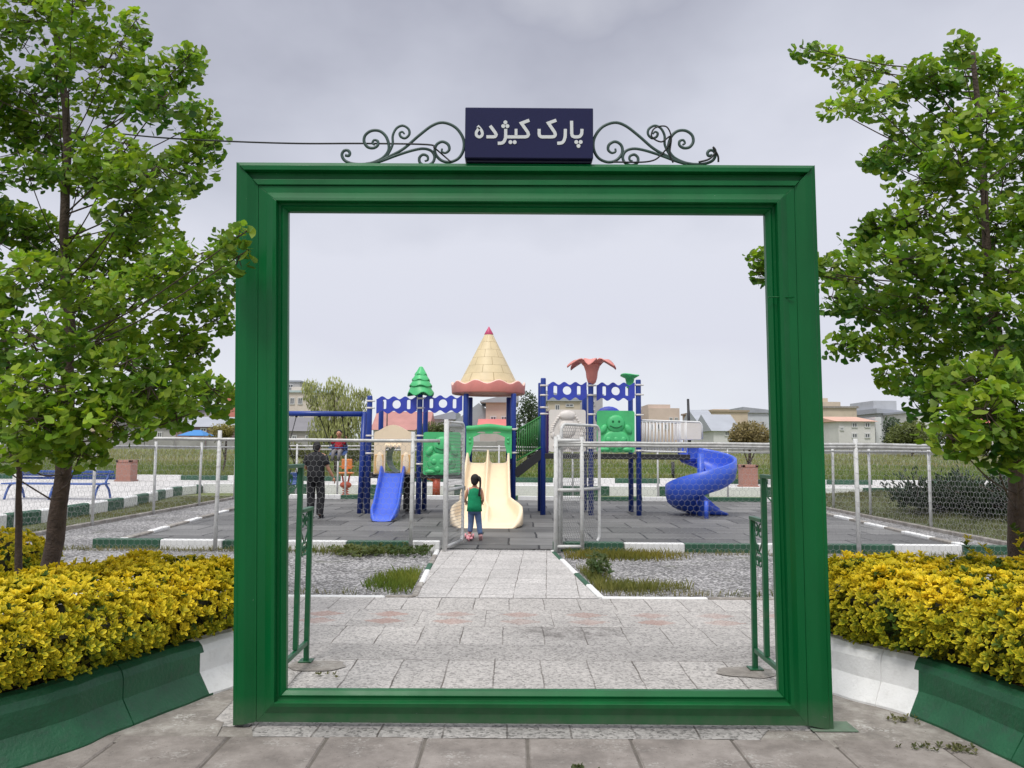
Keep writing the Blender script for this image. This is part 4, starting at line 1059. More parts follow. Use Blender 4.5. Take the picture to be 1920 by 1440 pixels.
ROOF = roof_mat()
rb = (964 - 858) / 2 / FPX * ty + .04
mb = MB(); ztip = zz(628, 19.5, 912)
def rcone(z): return rb * (za - z) / (za - zc)
mb.lathe([(rcone(zc - .12), zc - .12), (rcone(zc), zc)] + [(rcone(zc + (ztip - zc) * i / 8), zc + (ztip - zc) * i / 8) for i in range(1, 9)], (tx, ty, 0), 48); roof = part('roof', mb, ROOF)
mb = MB(); mb.lathe([(rcone(ztip) * 1.02, ztip), (rcone(ztip) * 1.06, ztip + .02), (.004, za), (.0001, za + .002)], (tx, ty, 0), 24); part('roof_tip', mb, MAGENTA, roof)
bo = (985 - 848) / 2 / FPX * ty
wavez = lambda a: .045 * math.cos(10 * a)
ztop = zz(719, 19.5, 914) - .035
mb = MB()
mb.lathe([(bo - .06, zb_ - .01), (bo - .015, zb_ - .01), (bo, zb_ + .02), (bo + .015, ztop - .02), (bo + .012, ztop)], (tx, ty, 0), 80, zfun=lambda i, a: wavez(a) if i >= 3 else 0)
br_ = part('roof_brim', mb, PINK, roof)
mb = MB()
mb.lathe([(bo + .012, ztop), (bo + .004, ztop + .02), (bo - .02, ztop + .022), (bo - .05, ztop), (bo - .06, zb_ + .02), (bo - .06, zb_ - .01)], (tx, ty, 0), 80, zfun=lambda i, a: wavez(a) if i <= 3 else 0)
part('brim_edge', mb, PINKED, roof)
mb = MB(); mb.lathe([(.02, zb_ + .03), (bo - .05, zb_ + .03)], (tx, ty, 0), 40); part('roof_floor', mb, PINK, roof)
# green tree-shaped cap on the second post
cx_, cy_ = xx(786), PY; tiers = [(741, 25), (726, 21.5), (715, 17), (705, 12)]
mb = MB(); zt = zz(690)
for i, (py, rp) in enumerate(tiers):
    r0 = rp / FPX * PY; z0 = zz(py); z1_ = (zz(tiers[i + 1][0]) + .035) if i < 3 else zt; r1 = (tiers[i + 1][1] / FPX * PY * .82) if i < 3 else .05
    wv = lambda k, a, i=i: (.045 if i == 0 else .02) * math.cos(5 * a + i * .9)
    mb.lathe([(r0 * .93, z0 - .005), (r0, z0), (r0 * .99, z0 + .018), ((r0 * .52 + r1 * .48), (z0 + z1_) / 2), (r1, z1_)], (cx_, cy_, 0), 40, zfun=lambda k, a, w=wv: w(k, a) if k < 3 else 0)
mb.lathe([(.05, zt), (.03, zt + .018), (.001, zt + .024)], (cx_, cy_, 0), 20)
part('tree_cap', mb, PGREEN)
mb = MB(); mb.lathe([(.06, zz(742) + .01), (tiers[0][1] / FPX * PY * .9, zz(742) + .01)], (cx_, cy_, 0), 30, zfun=lambda k, a: .045 * math.cos(5 * a) * k); part('cap_lining', mb, PGREEND)
# pink flower cap
fx_, fy_ = xx(1110), PY
mb = MB(); z0 = zz(719); z1_ = zz(684)
mb.lathe([(.06, z0), (.10, z0 + .04), (.135, z0 + .16), (.15, z0 + .30), (.20, z1_ - .02), (.24, z1_ + .02), (.19, z1_ + .02), (.12, z0 + .28), (.02, z0 + .1)], (fx_, fy_, 0), 24)
flower = part('flower_cap', mb, PINK)
for k in range(6):
    a = R(18) + k * pi / 3; mb = MB(); n_ = 9; vs = []; fs = []
    for i in range(n_):
        u = i / (n_ - 1); r_ = .15 + u * .50; h = z1_ - .05 + .17 * math.sin(min(1, u * 1.9) * pi / 2) - .34 * max(0, u - .3) ** 1.35
        wd = .02 + .14 * math.sin(pi * min(1, .22 + u * .78)) ** .7
        for s_ in (-1, 0, 1):
            vs.append((fx_ + math.cos(a) * r_ - math.sin(a) * wd * s_, fy_ + math.sin(a) * r_ + math.cos(a) * wd * s_, h + .03 * abs(s_)))
    for i in range(n_ - 1):
        for q in range(2): b = i * 3 + q; fs.append((b, b + 1, b + 4, b + 3))
    mb.add(vs, fs, 0, True); o = part('petal', mb, PINK, flower); m_ = o.modifiers.new('thick', 'SOLIDIFY'); m_.thickness = .025
# green funnel cap
gx, gy = xx(1182, PB), PB
mb = MB(); z0 = zz(726, PB); z1_ = zz(704, PB)
mb.lathe([(.085, z0), (.095, z0 + .12), (.12, z1_ - .06), (.25, z1_ + .02), (.24, z1_ + .045), (.02, z1_ + .03)], (gx, gy, 0), 24, zfun=lambda i, a: .02 * math.sin(a * 2) if i > 2 else 0)
part('funnel_cap', mb, PGREEN)
# cream arch panel at the blue slide
def roundrect(w, h, r_, n=5):
    out = []
    for cx, cy, a0 in ((w - r_, r_, -pi / 2), (w - r_, h - r_, 0), (r_, h - r_, pi / 2), (r_, r_, pi)):
        out += [(cx + r_ * math.cos(a0 + pi / 2 * i / n), cy + r_ * math.sin(a0 + pi / 2 * i / n)) for i in range(n + 1)]
    return out
ax0, ax1 = xx(701), xx(771); az0, az1 = zz(889, px=735), zz(810, px=735); w = ax1 - ax0; h = az1 - az0
out = [(0, 0), (w * .30, 0), (w * .30, h * .55)] + [(w * .30 + w * .42 * i / 12, h * (.60 + .05 * abs(math.sin(i / 12 * pi * 3)))) for i in range(13)] + [(w * .72, h * .55), (w * .72, 0), (w, 0), (w, h * .97)] + \
      [(w * (.98 - .96 * i / 14), h * (1.0 + .17 * math.sin(pi * i / 14) ** 1.4)) for i in range(15)] + [(0, h * .97)]
mb = MB(); mb.plate(out, [], (ax0, PY - .03, az0), (1, 0, 0), (0, 0, 1), .09)
for s_ in (.15, .86): mb.ell((ax0 + w * s_, PY - .075, az0 + h * .27), (.09, .03, .26), 0, 12, 8)
for i in range(4): mb.ell((ax0 + w * (.34 + .11 * i), PY - .075, az0 + h * .68), (.055, .03, .05), 0, 10, 6)
o = part('arch_panel', mb, CREAM); bev(o, .015, 2)
mb = MB(); mb.box((ax0 + w * .14, PY - .078, az0 + h * .24), (w * .24, .02, h * .44), None, 0, .008); part('arch_panel_inset', mb, CREAMO); mb = MB(); mb.box((ax0 + w * .86, PY - .078, az0 + h * .24), (w * .24, .02, h * .44), None, 0, .008); part('arch_panel_inset', mb, CREAMO)
mb = MB(); mb.lathe([(.36, -.55), (.36, .55)], (0, 0, 0), 24)
mb.v = [(xx(738) + .02 + a * .8, PB - .25 + c * .9, zL + .36 + b) for a, b, c in mb.v]; part('tunnel', mb, PGREEND)
mb = MB(); mb.box((xx(757), PB - .2, .55), (.22, .5, 1.02), None, 0, .01); part('ladder_housing', mb, DARK)
# relief panels
def relief_panel(pa, pb, ta, tb, m, kind, Y=PY):
    x0, x1 = xx(pa, Y), xx(pb, Y); z0, z1 = zz(tb, Y, pa), zz(ta, Y, pa); w, h = x1 - x0, z1 - z0
    mb = MB(); mb.plate(roundrect(w, h, .06), [], (x0, Y - .02, z0), (1, 0, 0), (0, 0, 1), .07)
    f = lambda u, v: (x0 + w * u, Y - .055, z0 + h * v)
    if kind == 'turtle':
        mb.ell(f(.5, .68), (w * .25, .06, h * .22)); mb.ell(f(.5, .26), (w * .38, .05, h * .27), 0, 16, 10)
        for u, v in ((.17, .55), (.83, .55)): mb.ell(f(u, v), (w * .09, .055, h * .13), 0, 10, 8, Matrix.Rotation(.5 if u < .5 else -.5, 3, 'Y'))
        for u, v in ((.2, .07), (.8, .07)): mb.ell(f(u, v), (w * .15, .055, h * .06))
        for (u, v) in ((.5, .3), (.3, .3), (.7, .3), (.4, .13), (.6, .13)): mb.ell((x0 + w * u, Y - .088, z0 + h * v), (w * .09, .03, h * .075), 0, 6, 6)
    else:
        mb.ell(f(.5, .86), (w * .24, .07, h * .12)); mb.ell(f(.5, .55), (w * .24, .05, h * .22), 0, 14, 10)
        for i in range(9):
            a = R(150 - 15 * i) if i < 99 else 0
        for sg in (-1, 1):
            for i in range(8):
                a = i / 7; mb.ell(f(.5 + sg * (.22 + .20 * math.sin(a * 1.5)), .84 - .36 * a), (w * .055, .04, h * .03), 0, 8, 6, Matrix.Rotation(sg * .5, 3, 'Y'))
            mb.ell(f(.5 + sg * .40, .40), (w * .06, .04, h * .09)); mb.ell(f(.5 + sg * .2, .13), (w * .2, .05, h * .09))
    o = part('relief_panel', mb, m)
    mb = MB()
    if kind == 'turtle':
        for u in (.42, .58): mb.ell((x0 + w * u, Y - .112, z0 + h * .74), (w * .03, .012, h * .03), 0, 8, 6)
        pts = [Vector((x0 + w * (.34 + .32 * i / 8), Y - .112 + .012 * abs(i - 4) / 4, z0 + h * (.64 - .05 * math.sin(pi * i / 8)))) for i in range(9)]; mb.tube(pts, .014, 6)
        part('face_detail', mb, PGREEND, o)
    return o
relief_panel(793, 863, 810, 890, PGREEN, 'turtle'); relief_panel(1029, 1098, 768, 847, PWHITE, 'figure'); relief_panel(1119, 1190, 770, 848, PGREEN, 'turtle')
mb = MB(); mb.box((xx(1026, 19.2), 19.5, (zR + zz(770)) / 2), (.05, .95, zz(770) - zR), None, 0, .01); part('side_panel', mb, mat('violet_plastic', lin(92, 48, 130), .45, .1, 3, .05))
# a round blue hood behind the right deck
mb = MB(); mb.ell((xx(1142, PB), PB, zz(782, PB)), (.36, .12, .30), 0, 20, 10); part('porthole_panel', mb, BLUEPAN)
# green hood over the double slide
hx0, hx1 = xx(874), xx(959); hz1 = zz(799); hzb = zz(861); w = hx1 - hx0; h = hz1 - hzb
out = [(0, .02), (.07 * w / 1.1, 0), (.16 * w, h * .45), (.15 * w, h * .66)] + [(w * (.15 + .70 * i / 12), h * (.66 + .03 * math.sin(pi * i / 12 * 2) ** 2 + .10 * math.sin(pi * i / 12))) for i in range(1, 12)] + \
      [(.85 * w, h * .66), (.84 * w, h * .45), (w - .07 * w / 1.1, 0), (w, .02), (w, h * .97), (w * .96, h)] + [(w * (.9 - .8 * i / 12), h * (1.0 + .06 * math.sin(pi * i / 12) ** 2)) for i in range(13)] + [(w * .04, h), (0, h * .97)]
holes = [[(w * .33 + w * .09 * math.cos(a), h * .80 + h * .025 * math.sin(a)) for a in [2 * pi * k / 12 for k in range(12)]], [(w * .67 + w * .09 * math.cos(a), h * .80 + h * .025 * math.sin(a)) for a in [2 * pi * k / 12 for k in range(12)]]]
mb = MB(); mb.plate(out, holes, (hx0, PY - .10, hzb), (1, 0, 0), (0, 0, 1), .10)
mb.tube([Vector((hx0 + w * u, PY - .16, hzb + h * (.92 + .06 * math.sin(pi * u) ** 2))) for u in [i / 12 for i in range(13)]], .06, 10)
for u, v in ((.08, .62), (.08, .5), (.92, .62), (.92, .5)): mb.ell((hx0 + w * u, PY - .155, hzb + h * v), (.035, .025, .035), 0, 10, 6)
o = part('slide_hood', mb, PGREEN); bev(o, .012, 2)
# slides
def slide(stations, section, m, name, mi_under=None):
    """stations: (x, y, z, half width, wall height, divider height, tilt of the section normal)"""
    mb = MB(); rings = []
    for (cx, y, z, hw, wh, dh, ny) in stations:
        nv = Vector((0, -ny, 1)).normalized(); ring = []
        for (u, kind, hgt) in section:
            hh = hgt * {'w': wh, 'd': dh, 'f': 1}[kind]
            ring.append(Vector((cx + u * hw, y, z)) + nv * hh)
        rings.append(ring)
    mb.loft(rings, 0, True, True); o = part(name, mb, m); return o
SEC2 = [(-1, 'f', -.07), (-1.0, 'w', .5), (-.99, 'w', .93), (-.96, 'w', 1), (-.90, 'w', .98), (-.875, 'w', .75), (-.86, 'w', .25), (-.82, 'f', .015), (-.7, 'f', 0), (-.2, 'f', 0), (-.10, 'd', .12), (-.06, 'd', .6), (-.04, 'd', .95), (0, 'd', 1.0),
        (.04, 'd', .95), (.06, 'd', .6), (.10, 'd', .12), (.2, 'f', 0), (.7, 'f', 0), (.82, 'f', .015), (.86, 'w', .25), (.875, 'w', .75), (.90, 'w', .98), (.96, 'w', 1), (.99, 'w', .93), (1.0, 'w', .5), (1, 'f', -.07), (.5, 'f', -.09), (0, 'f', -.09), (-.5, 'f', -.09)]
sx = xx(915, PY)
xb_ = xx(913, 16.0)
S2 = [(sx, 18.95, 1.26, .53, .24, .30, 0), (sx, 18.72, 1.25, .53, .26, .34, .15), (sx, 18.5, 1.14, .53, .26, .26, .5), (sx, 18.1, .93, .54, .24, .2, .5), (sx, 17.5, .62, .55, .22, .16, .5), (sx, 17.0, .38, .57, .2, .13, .42), (xb_, 16.75, .27, .61, .24, .13, .30), (xb_, 16.5, .19, .69, .28, .17, .2), (xb_, 16.25, .15, .75, .27, .18, .08), (xb_, 16.02, .135, .755, .22, .15, -.02), (xb_, 15.86, .125, .73, .15, .09, -.2), (xb_, 15.75, .105, .68, .09, .04, -.5), (xb_, 15.68, .07, .60, .03, .01, -1.0), (xb_, 15.66, .035, .54, .0, .0, -1.6)]
slide(S2, SEC2, CREAM, 'double_slide')
mb = MB(); mb.box((xb_, 16.2, .03), (1.15, .8, .06), None, 0, .02); part('slide_foot', mb, CREAMO)
SEC1 = [(-1, 'f', -.05), (-1.0, 'w', .5), (-.98, 'w', .92), (-.92, 'w', 1), (-.84, 'w', .95), (-.79, 'w', .6), (-.74, 'w', .2), (-.66, 'f', .0), (-.3, 'f', -.01), (.3, 'f', -.01), (.66, 'f', 0), (.74, 'w', .2), (.79, 'w', .6), (.84, 'w', .95), (.92, 'w', 1), (.98, 'w', .92), (1, 'w', .5), (1, 'f', -.05), (.4, 'f', -.07), (-.4, 'f', -.07)]
s1x, s1b = xx(738), xx(722, 17.1)
S1 = [(s1x, 18.86, 1.0, .30, .16, 0, 0), (s1x, 18.7, 1.0, .30, .18, 0, .15)]
for i in range(1, 7):
    u = i / 6; S1.append((s1x + (s1b - s1x) * u, 18.7 - 1.35 * u, .98 - .72 * u, .30 - .0 * u, .16, 0, .5))
S1 += [(s1b, 17.15, .19, .30, .15, 0, .3), (s1b, 16.98, .15, .29, .13, 0, 0), (s1b, 16.86, .12, .26, .09, 0, -.5), (s1b, 16.80, .07, .2, .03, 0, -1.2)]
slide(S1, SEC1, BLUESL, 'short_slide')
mb = MB(); mb.box((s1b, 17.0, .04), (.3, .25, .08), None, 0, .02); part('slide_foot', mb, DARK)
# stair ramp between tower and right deck
ra = Vector((xx(967), PY - .02, zz(884))); rb2 = Vector((xx(1016), PY - .02, zz(845)))
for y in (PY - .02, PY + .9):
    mb = MB(); d = rb2 - ra; mb.box((ra + rb2) / 2 + Vector((0, y - PY + .02, -.06)), (d.length + .05, .05, .2), Matrix.Rotation(-math.atan2(d.z, d.x), 3, 'Y'), 0, .005); part('stringer', mb, DARK)
for i in range(4):
    mb = MB(); p = ra.lerp(rb2, (i + .5) / 4); mb.box((p.x, PY + .44, p.z - .02), (.2, .9, .03), None, 0, .004); part('step', mb, DARK)
SGREEN = mat('stair_green_paint', lin(58, 132, 62), .45, .1, 4, .05)
for y in (PY - .03, PY + .92):
    mb = MB(); o_ = Vector((0, y - ra.y, 0)); lo0, lo1 = Vector((xx(968), ra.y, zz(864))), Vector((xx(1014), ra.y, zz(838))); hi0, hi1 = Vector((xx(968), ra.y, zz(807))), Vector((xx(1014), ra.y, zz(780)))
    for a, b in ((lo0, lo1), (hi0, hi1)): mb.tube([a + o_, b + o_], .017, 8)
    for i in range(11): u = (i + .5) / 11; mb.tube([lo0.lerp(lo1, u) + o_, hi0.lerp(hi1, u) + o_], .010, 6)
    part('stair_railing', mb, SGREEN)
# white bar railing of the bridge
bx0, bx1, bx2 = xx(1203), xx(1286, 19.0), xx(1316, 19.0); zt_, zb2 = zz(786), zz(844)
for y in (PY + .02, 19.7):
    mb = MB(); mb.tube([Vector((bx0, y, zt_)), Vector((bx1, y, zt_ - .03)), Vector((bx2 - .06, y, zt_ - .04)), Vector((bx2 - .012, y, zt_ - .09)), Vector((bx2, y, zt_ - .16)), Vector((bx2, y, zt_ - .45))], .022, 8)
    mb.tube([Vector((bx0, y, zb2)), Vector((bx1, y, zb2 - .02))], .02, 8)
    mb.tube([Vector((bx1, y, zb2 - .02)), Vector((bx1, y, zt_ - .03))], .02, 8)
    for i in range(13): x = bx0 + (bx1 - bx0) * (i + .5) / 13; mb.tube([Vector((x, y, zb2)), Vector((x, y, zt_ - .02))], .013, 6)
    part('bridge_railing', mb, mat('bridge_white_paint', (.78, .78, .78), .45, .06, 4, .05))
for y in (PY + .02, 19.7):
    mb = MB(); mb.box(((xx(1276) + bx2) / 2, y, zt_ - .26), (bx2 - xx(1276) - .04, .02, .42), None, 0, .006)
    part('bridge_panel', mb, PWHITE)
# spiral slide
cxs, cys = xx(1314, 19.0), 19.0; mb = MB(); rings = []
def spst(th, zf, ri, ro, wi, wo):
    ca, sa = math.cos(th), math.sin(th)
    prof = [(ri, -.05), (ri - .01, wi * .6), (ri - .01, wi - .01), (ri + .02, wi + .01), (ri + .05, wi - .01), (ri + .06, wi * .5), (ri + .10, .02), (ri + .2, -.02), (ro - .24, -.02), (ro - .12, .05), (ro - .075, wo * .4), (ro - .065, wo - .03), (ro - .055, wo), (ro - .02, wo + .018), (ro + .015, wo), (ro + .018, wo * .5), (ro - .03, .02), (ro - .14, -.07), (ro - .3, -.10), (ri + .2, -.10)]
    return [Vector((cxs + r_ * ca, cys + r_ * sa, zf + z)) for r_, z in prof]
NS = 60
for i in range(NS + 1):
    u = i / NS; th = R(118 - 385 * u); zf = max(.10, 1.36 - 1.30 * u)
    wo = .40 + .08 * math.sin(pi * min(1, u * 1.2)); rings.append(spst(th, zf, .13, .845, .14, wo))
last = rings[-1]; fl = .0
for (dx, sc) in ((.18, .97), (.34, .85), (.48, .62), (.60, .40), (.68, .30)):
    rings.append([Vector((p.x + dx, p.y - dx * .12, max(.02, .02 + (p.z - .02) * sc - .03 * dx))) for p in last])
mb.loft(rings, 0, True, True); part('spiral_slide', mb, BLUESL)
mb = MB(); mb.tube([Vector((cxs, cys, 0)), Vector((cxs, cys, 1.52))], .085, 14); part('slide_column', mb, BLUESL)
mb = MB(); xf = xx(1326, 18.1); mb.tube([Vector((xf, 18.22, 0)), Vector((xf, 18.22, .42))], .05, 12); part('slide_column', mb, BLUESL)
ex0, ex1 = xx(1286, 19.4), cxs - .02
mb = MB(); mb.box(((ex0 + ex1) / 2, cys + .45, 1.38), (ex1 - ex0, .72, .10), None, 0, .02)
for y_ in (cys + .10, cys + .80): mb.box(((ex0 + ex1) / 2, y_, 1.57), (ex1 - ex0 + .01, .06, .42), None, 0, .025)
part('slide_entry', mb, BLUESL)

# ------------------------------------------------------------------ swing set
sw = thing('swing_set', 'blue pipe swing frame at the left of the play structure', 'swing set', (xx(578), 19, 0))
zs = zz(778); mb = MB(); mb.tube([Vector((xx(482), 19, zs)), Vector((xx(676), 19, zs))], .065, 14); O('top_bar', mb, BLUEP, sw)
for px, py_ in ((676, PY + .05), (688, 19.9)):
    mb = MB(); mb.tube([Vector((xx(px, py_), py_, -.02)), Vector((xx(676) + .04, 19 if px == 676 else 19.15, zs + .05))], .07, 12); O('leg', mb, BLUEP, sw)
for dy in (-.8, .9):
    mb = MB(); mb.tube([Vector((xx(470), 19 + dy, -.02)), Vector((xx(484), 19, zs + .02))], .06, 12); O('leg', mb, BLUEP, sw)
mb = MB(); mb.tube([Vector((xx(677), 19.05, .8)), Vector((xx(690, 19.6), 19.6, .8))], .02, 6); O('brace', mb, BLUEP, sw)
seatc = Vector((xx(633, 20.1), 20.1, zz(852, 20.1)))
def swing_seat(c, pa, pb, m, yoff):
    mb = MB(); w = .2
    mb.box(c, (.42, .3, .04), Matrix.Rotation(.3, 3, 'X'), 0, .012)
    mb.box(c + Vector((0, .14, .12)), (.42, .03, .24), Matrix.Rotation(.2, 3, 'X'), 0, .01); mb.tube([c + Vector((-.21, -.14, .14)), c + Vector((.21, -.14, .14))], .018, 8)
    for s_ in (-1, 1): mb.tube([c + Vector((s_ * .21, -.14, .14)), c + Vector((s_ * .21, .14, .16))], .018, 8)
    seat = O('swing_seat', mb, m, sw)
    for p, s_ in ((pa, -1), (pb, 1)):
        mb = MB(); mb.tube([p, c + Vector((s_ * .21, .0, .16))], .012, 6); mb.tube([p + Vector((0, 0, .06)), p + Vector((0, 0, -.03))], .03, 8); O('chain', mb, DARK, seat)
swing_seat(seatc, Vector((xx(594), 19, zs - .06)), Vector((xx(637), 19, zs - .06)), mat('seat_blue', lin(70, 96, 150), .5, .1, 4, .05), 0)
c2 = Vector((xx(540), 19.0, .75)); swing_seat(c2, Vector((xx(550), 19, zs - .06)), Vector((xx(520), 19, zs - .06)), mat('seat_blue', lin(70, 96, 150)), 0)

# ------------------------------------------------------------------ spring rider, exercise post
def spring_rider(c, label):
    t = thing('spring_rider', label, 'spring rider', c, None); c = Vector(c)
    mb = MB(); pts = [c + Vector((.09 * math.cos(a), .09 * math.sin(a), .06 + .30 * a / 25)) for a in [i * .42 for i in range(60)]]; mb.tube(pts, .018, 6); mb.lathe([(.15, .0), (.15, .05), (.1, .07)], c, 16); O('spring', mb, REDO, t)
    mb = MB(); 
    for s_ in (-1, 1): mb.tube([c + Vector((.06 * s_, 0, .35)), c + Vector((.13 * s_, 0, .72))], .03, 8)
    mb.ell(c + Vector((0, 0, .36)), (.2, .14, .12)); O('support', mb, REDO, t)
    mb = MB(); mb.box(c + Vector((0, 0, .76)), (.5, .34, .06), None, 0, .02); O('seat', mb, ORANGE, t)
    mb = MB(); mb.box(c + Vector((0, .12, 1.06)), (.36, .05, .34), None, 0, .025); mb.tube([c + Vector((0, .12, .78)), c + Vector((0, .12, .95))], .04, 8); mb.tube([c + Vector((-.28, -.05, .98)), c + Vector((.28, -.05, .98))], .015, 6); O('backrest', mb, ORANGE, t)
    return t
q = G(648, 922); q.y = min(q.y, 26.3); spring_rider((A(648, 915, 26.0).x, 26.0, 0.0), 'orange spring rider seat behind the swing, left of the blue slide')
t = thing('exercise_stool', 'squat orange exercise stool seen under the green turtle panel behind the fence', 'exercise stool', (A(818, 920, 26.0).x, 26, 0))
cx0 = A(818, 920, 26.0)
mb = MB(); mb.tube([Vector((cx0.x, 26, -.02)), Vector((cx0.x, 26, .62))], .13, 12); O('pedestal', mb, REDO, t)
mb = MB(); mb.box((cx0.x - .04, 26, .66), (.5, .35, .12), None, 0, .04); mb.tube([Vector((cx0.x - .35, 26, .64)), Vector((cx0.x - .1, 26, .55))], .06, 8); O('seat', mb, ORANGE, t)

# ------------------------------------------------------------------ bench and stone bins on the plaza
bc = Vector((-11.55, 20.3, .22)); t = thing('park_bench', 'long blue metal bench on the pale plaza behind the left tree trunks', 'bench', bc)
xa, xb = bc.x - 1.6, bc.x + 1.0
for z, y, n_ in ((.80, 20.55, 3), ):
    mb = MB()
    for k in range(n_): mb.box(((xa + xb) / 2, y + .04 * k, .22 + .70 - .085 * k), (xb - xa, .035, .065), None, 0, .006)
    O('backrest', mb, BENCHB, t)
mb = MB()
for k in range(4): mb.box(((xa + xb) / 2, 20.0 + .11 * k, .22 + .40), (xb - xa, .09, .035), None, 0, .006)
O('seat', mb, BENCHB, t)
for x in (xa + .15, (xa + xb) / 2, xb - .15):
    mb = MB(); mb.tube(catmull([Vector((x, 20.72, .22)), Vector((x, 20.62, .45)), Vector((x, 20.45, .62)), Vector((x, 20.56, .80)), Vector((x, 20.62, .96))], 5), .03, 8)
    mb.tube(catmull([Vector((x, 19.9, .22)), Vector((x, 20.0, .45)), Vector((x, 20.15, .60)), Vector((x, 20.45, .62))], 5), .03, 8); O('leg', mb, BENCHB, t)
def stone_bin(px, pyb, Y, label):
    c = A(px, pyb, Y); z0 = .22; t = thing('stone_bin', label, 'litter bin', (c.x, Y, z0), 'pink stone bins along the walkway')
    mb = MB(); mb.box((c.x, Y, z0 + .40), (.58, .58, .72), None, 0, .015); O('body', mb, STONEP, t)
    mb = MB(); mb.box((c.x, Y, z0 + .02 + .01), (.66, .66, .06), None, 0, .01); O('plinth', mb, STONEP, t)
    mb = MB()
    for k in range(4): a = k * pi / 2; mb.box((c.x + .25 * math.cos(a), Y + .25 * math.sin(a), z0 + .80), (.12 if k % 2 == 0 else .62, .62 if k % 2 == 0 else .12, .09 + .002 * k), None, 0, .01)
    O('rim', mb, STONEP, t)
stone_bin(237, 898, 30.8, 'square pink stone bin on the plaza left of the green frame')
stone_bin(1403, 914, 29.6, 'square pink stone bin under the round topiary, beyond the spiral slide')

# ------------------------------------------------------------------ people
def skin_part(mb, verts, edges, radii, mi=0, sub=2):
    me = bpy.data.meshes.new('tmp'); me.from_pydata(verts, edges, []); ob = bpy.data.objects.new('tmp', me); COL.objects.link(ob)
    ob.modifiers.new('s', 'SKIN'); ob.modifiers.new('u', 'SUBSURF').levels = sub
    for i, r_ in enumerate(radii):
        sv = me.skin_vertices[0].data[i]; sv.radius = (r_, r_) if not hasattr(r_, '__len__') else r_; sv.use_root = (i == 0)
    dg = bpy.context.evaluated_depsgraph_get(); ev = ob.evaluated_get(dg); m2 = ev.to_mesh()
    mb.add([v.co.copy() for v in m2.vertices], [tuple(p.vertices) for p in m2.polygons], mi, True)
    ev.to_mesh_clear(); bpy.data.objects.remove(ob); bpy.data.meshes.remove(me)
SKIN = mat('skin', lin(196, 142, 112), .5, .06, 8, 0)
HAIR = mat('black_hair', (.010, .008, .008), .7, .3, 40, .5, 150, .004)
EYE = mat('eye_dark', (.02, .015, .012), .3, .05, 3, 0)
LIP = mat('lip', lin(160, 86, 80), .5, .05, 3, 0)
def hand(mb, wrist, dirv, palm_n, s, curl=.5):
    d = Vector(dirv).normalized(); n = Vector(palm_n); n = (n - d * n.dot(d)).normalized(); sd_ = d.cross(n)
    w = Vector(wrist); pc = w + d * .045 * s
    skin_part(mb, [w, pc, w + d * .085 * s, w + d * .08 * s + sd_ * .025 * s, w + d * .08 * s - sd_ * .025 * s], [(0, 1), (1, 2), (1, 3), (1, 4)], [.024 * s, .026 * s, .022 * s, .016 * s, .016 * s], 0, 1)
    for i, (off, L) in enumerate(((-.03, .065), (-.01, .078), (.010, .074), (.029, .058))):
        b = w + d * .085 * s + sd_ * off * s; v1 = b + (d + n * curl * .5).normalized() * L * .5 * s; v2 = v1 + (d + n * curl * 1.6).normalized() * L * .5 * s
        skin_part(mb, [b - d * .02 * s, b, v1, v2], [(0, 1), (1, 2), (2, 3)], [.009 * s, .009 * s, .0085 * s, .007 * s], 0, 1)
    b = w + d * .03 * s - sd_ * .03 * s; v1 = b + (d * .7 - sd_ * .8 + n * .3).normalized() * .035 * s; v2 = v1 + (d - sd_ * .25 + n * .5).normalized() * .03 * s
    skin_part(mb, [b, v1, v2], [(0, 1), (1, 2)], [.011 * s, .010 * s, .008 * s], 0, 1)
def person_body(J, R_, E, head, hr, face, s, hands, cols=(SKIN, EYE, LIP)):
    """J joints, R_ radii, E edges; head centre, head radii, facing angle"""
    mb = MB(); skin_part(mb, J, E, R_, 0, 2)
    hc = Vector(head); rot = Matrix.Rotation(face, 3, 'Z')
    mb.ell(hc, hr, 0, 18, 14, rot); f = lambda x, y, z: hc + rot @ Vector((x * hr[0], y * hr[1], z * hr[2]))
    mb.ell(f(0, .15, -.55), (hr[0] * .72, hr[1] * .78, hr[2] * .48), 0, 14, 8, rot)
    mb.ell(f(0, 1.0, -.22), (hr[0] * .16, hr[1] * .18, hr[2] * .2), 0, 8, 6, rot)
    for sg in (-1, 1):
        mb.ell(f(sg * 1.0, -.05, -.15), (hr[0] * .10, hr[1] * .22, hr[2] * .25), 0, 8, 6, rot)
        mb.ell(f(sg * .38, .90, .02), (hr[0] * .14, hr[1] * .08, hr[2] * .08), 1, 8, 6, rot)
    mb.ell(f(0, .93, -.55), (hr[0] * .3, hr[1] * .08, hr[2] * .07), 2, 10, 6, rot)
    for h in hands: hand(mb, *h)
    return mb
def ringz(c, rx, ry, n=18, tilt=0): return [Vector((c[0] + rx * math.cos(2 * pi * k / n), c[1] + ry * math.sin(2 * pi * k / n), c[2] + tilt * math.sin(2 * pi * k / n))) for k in range(n)]
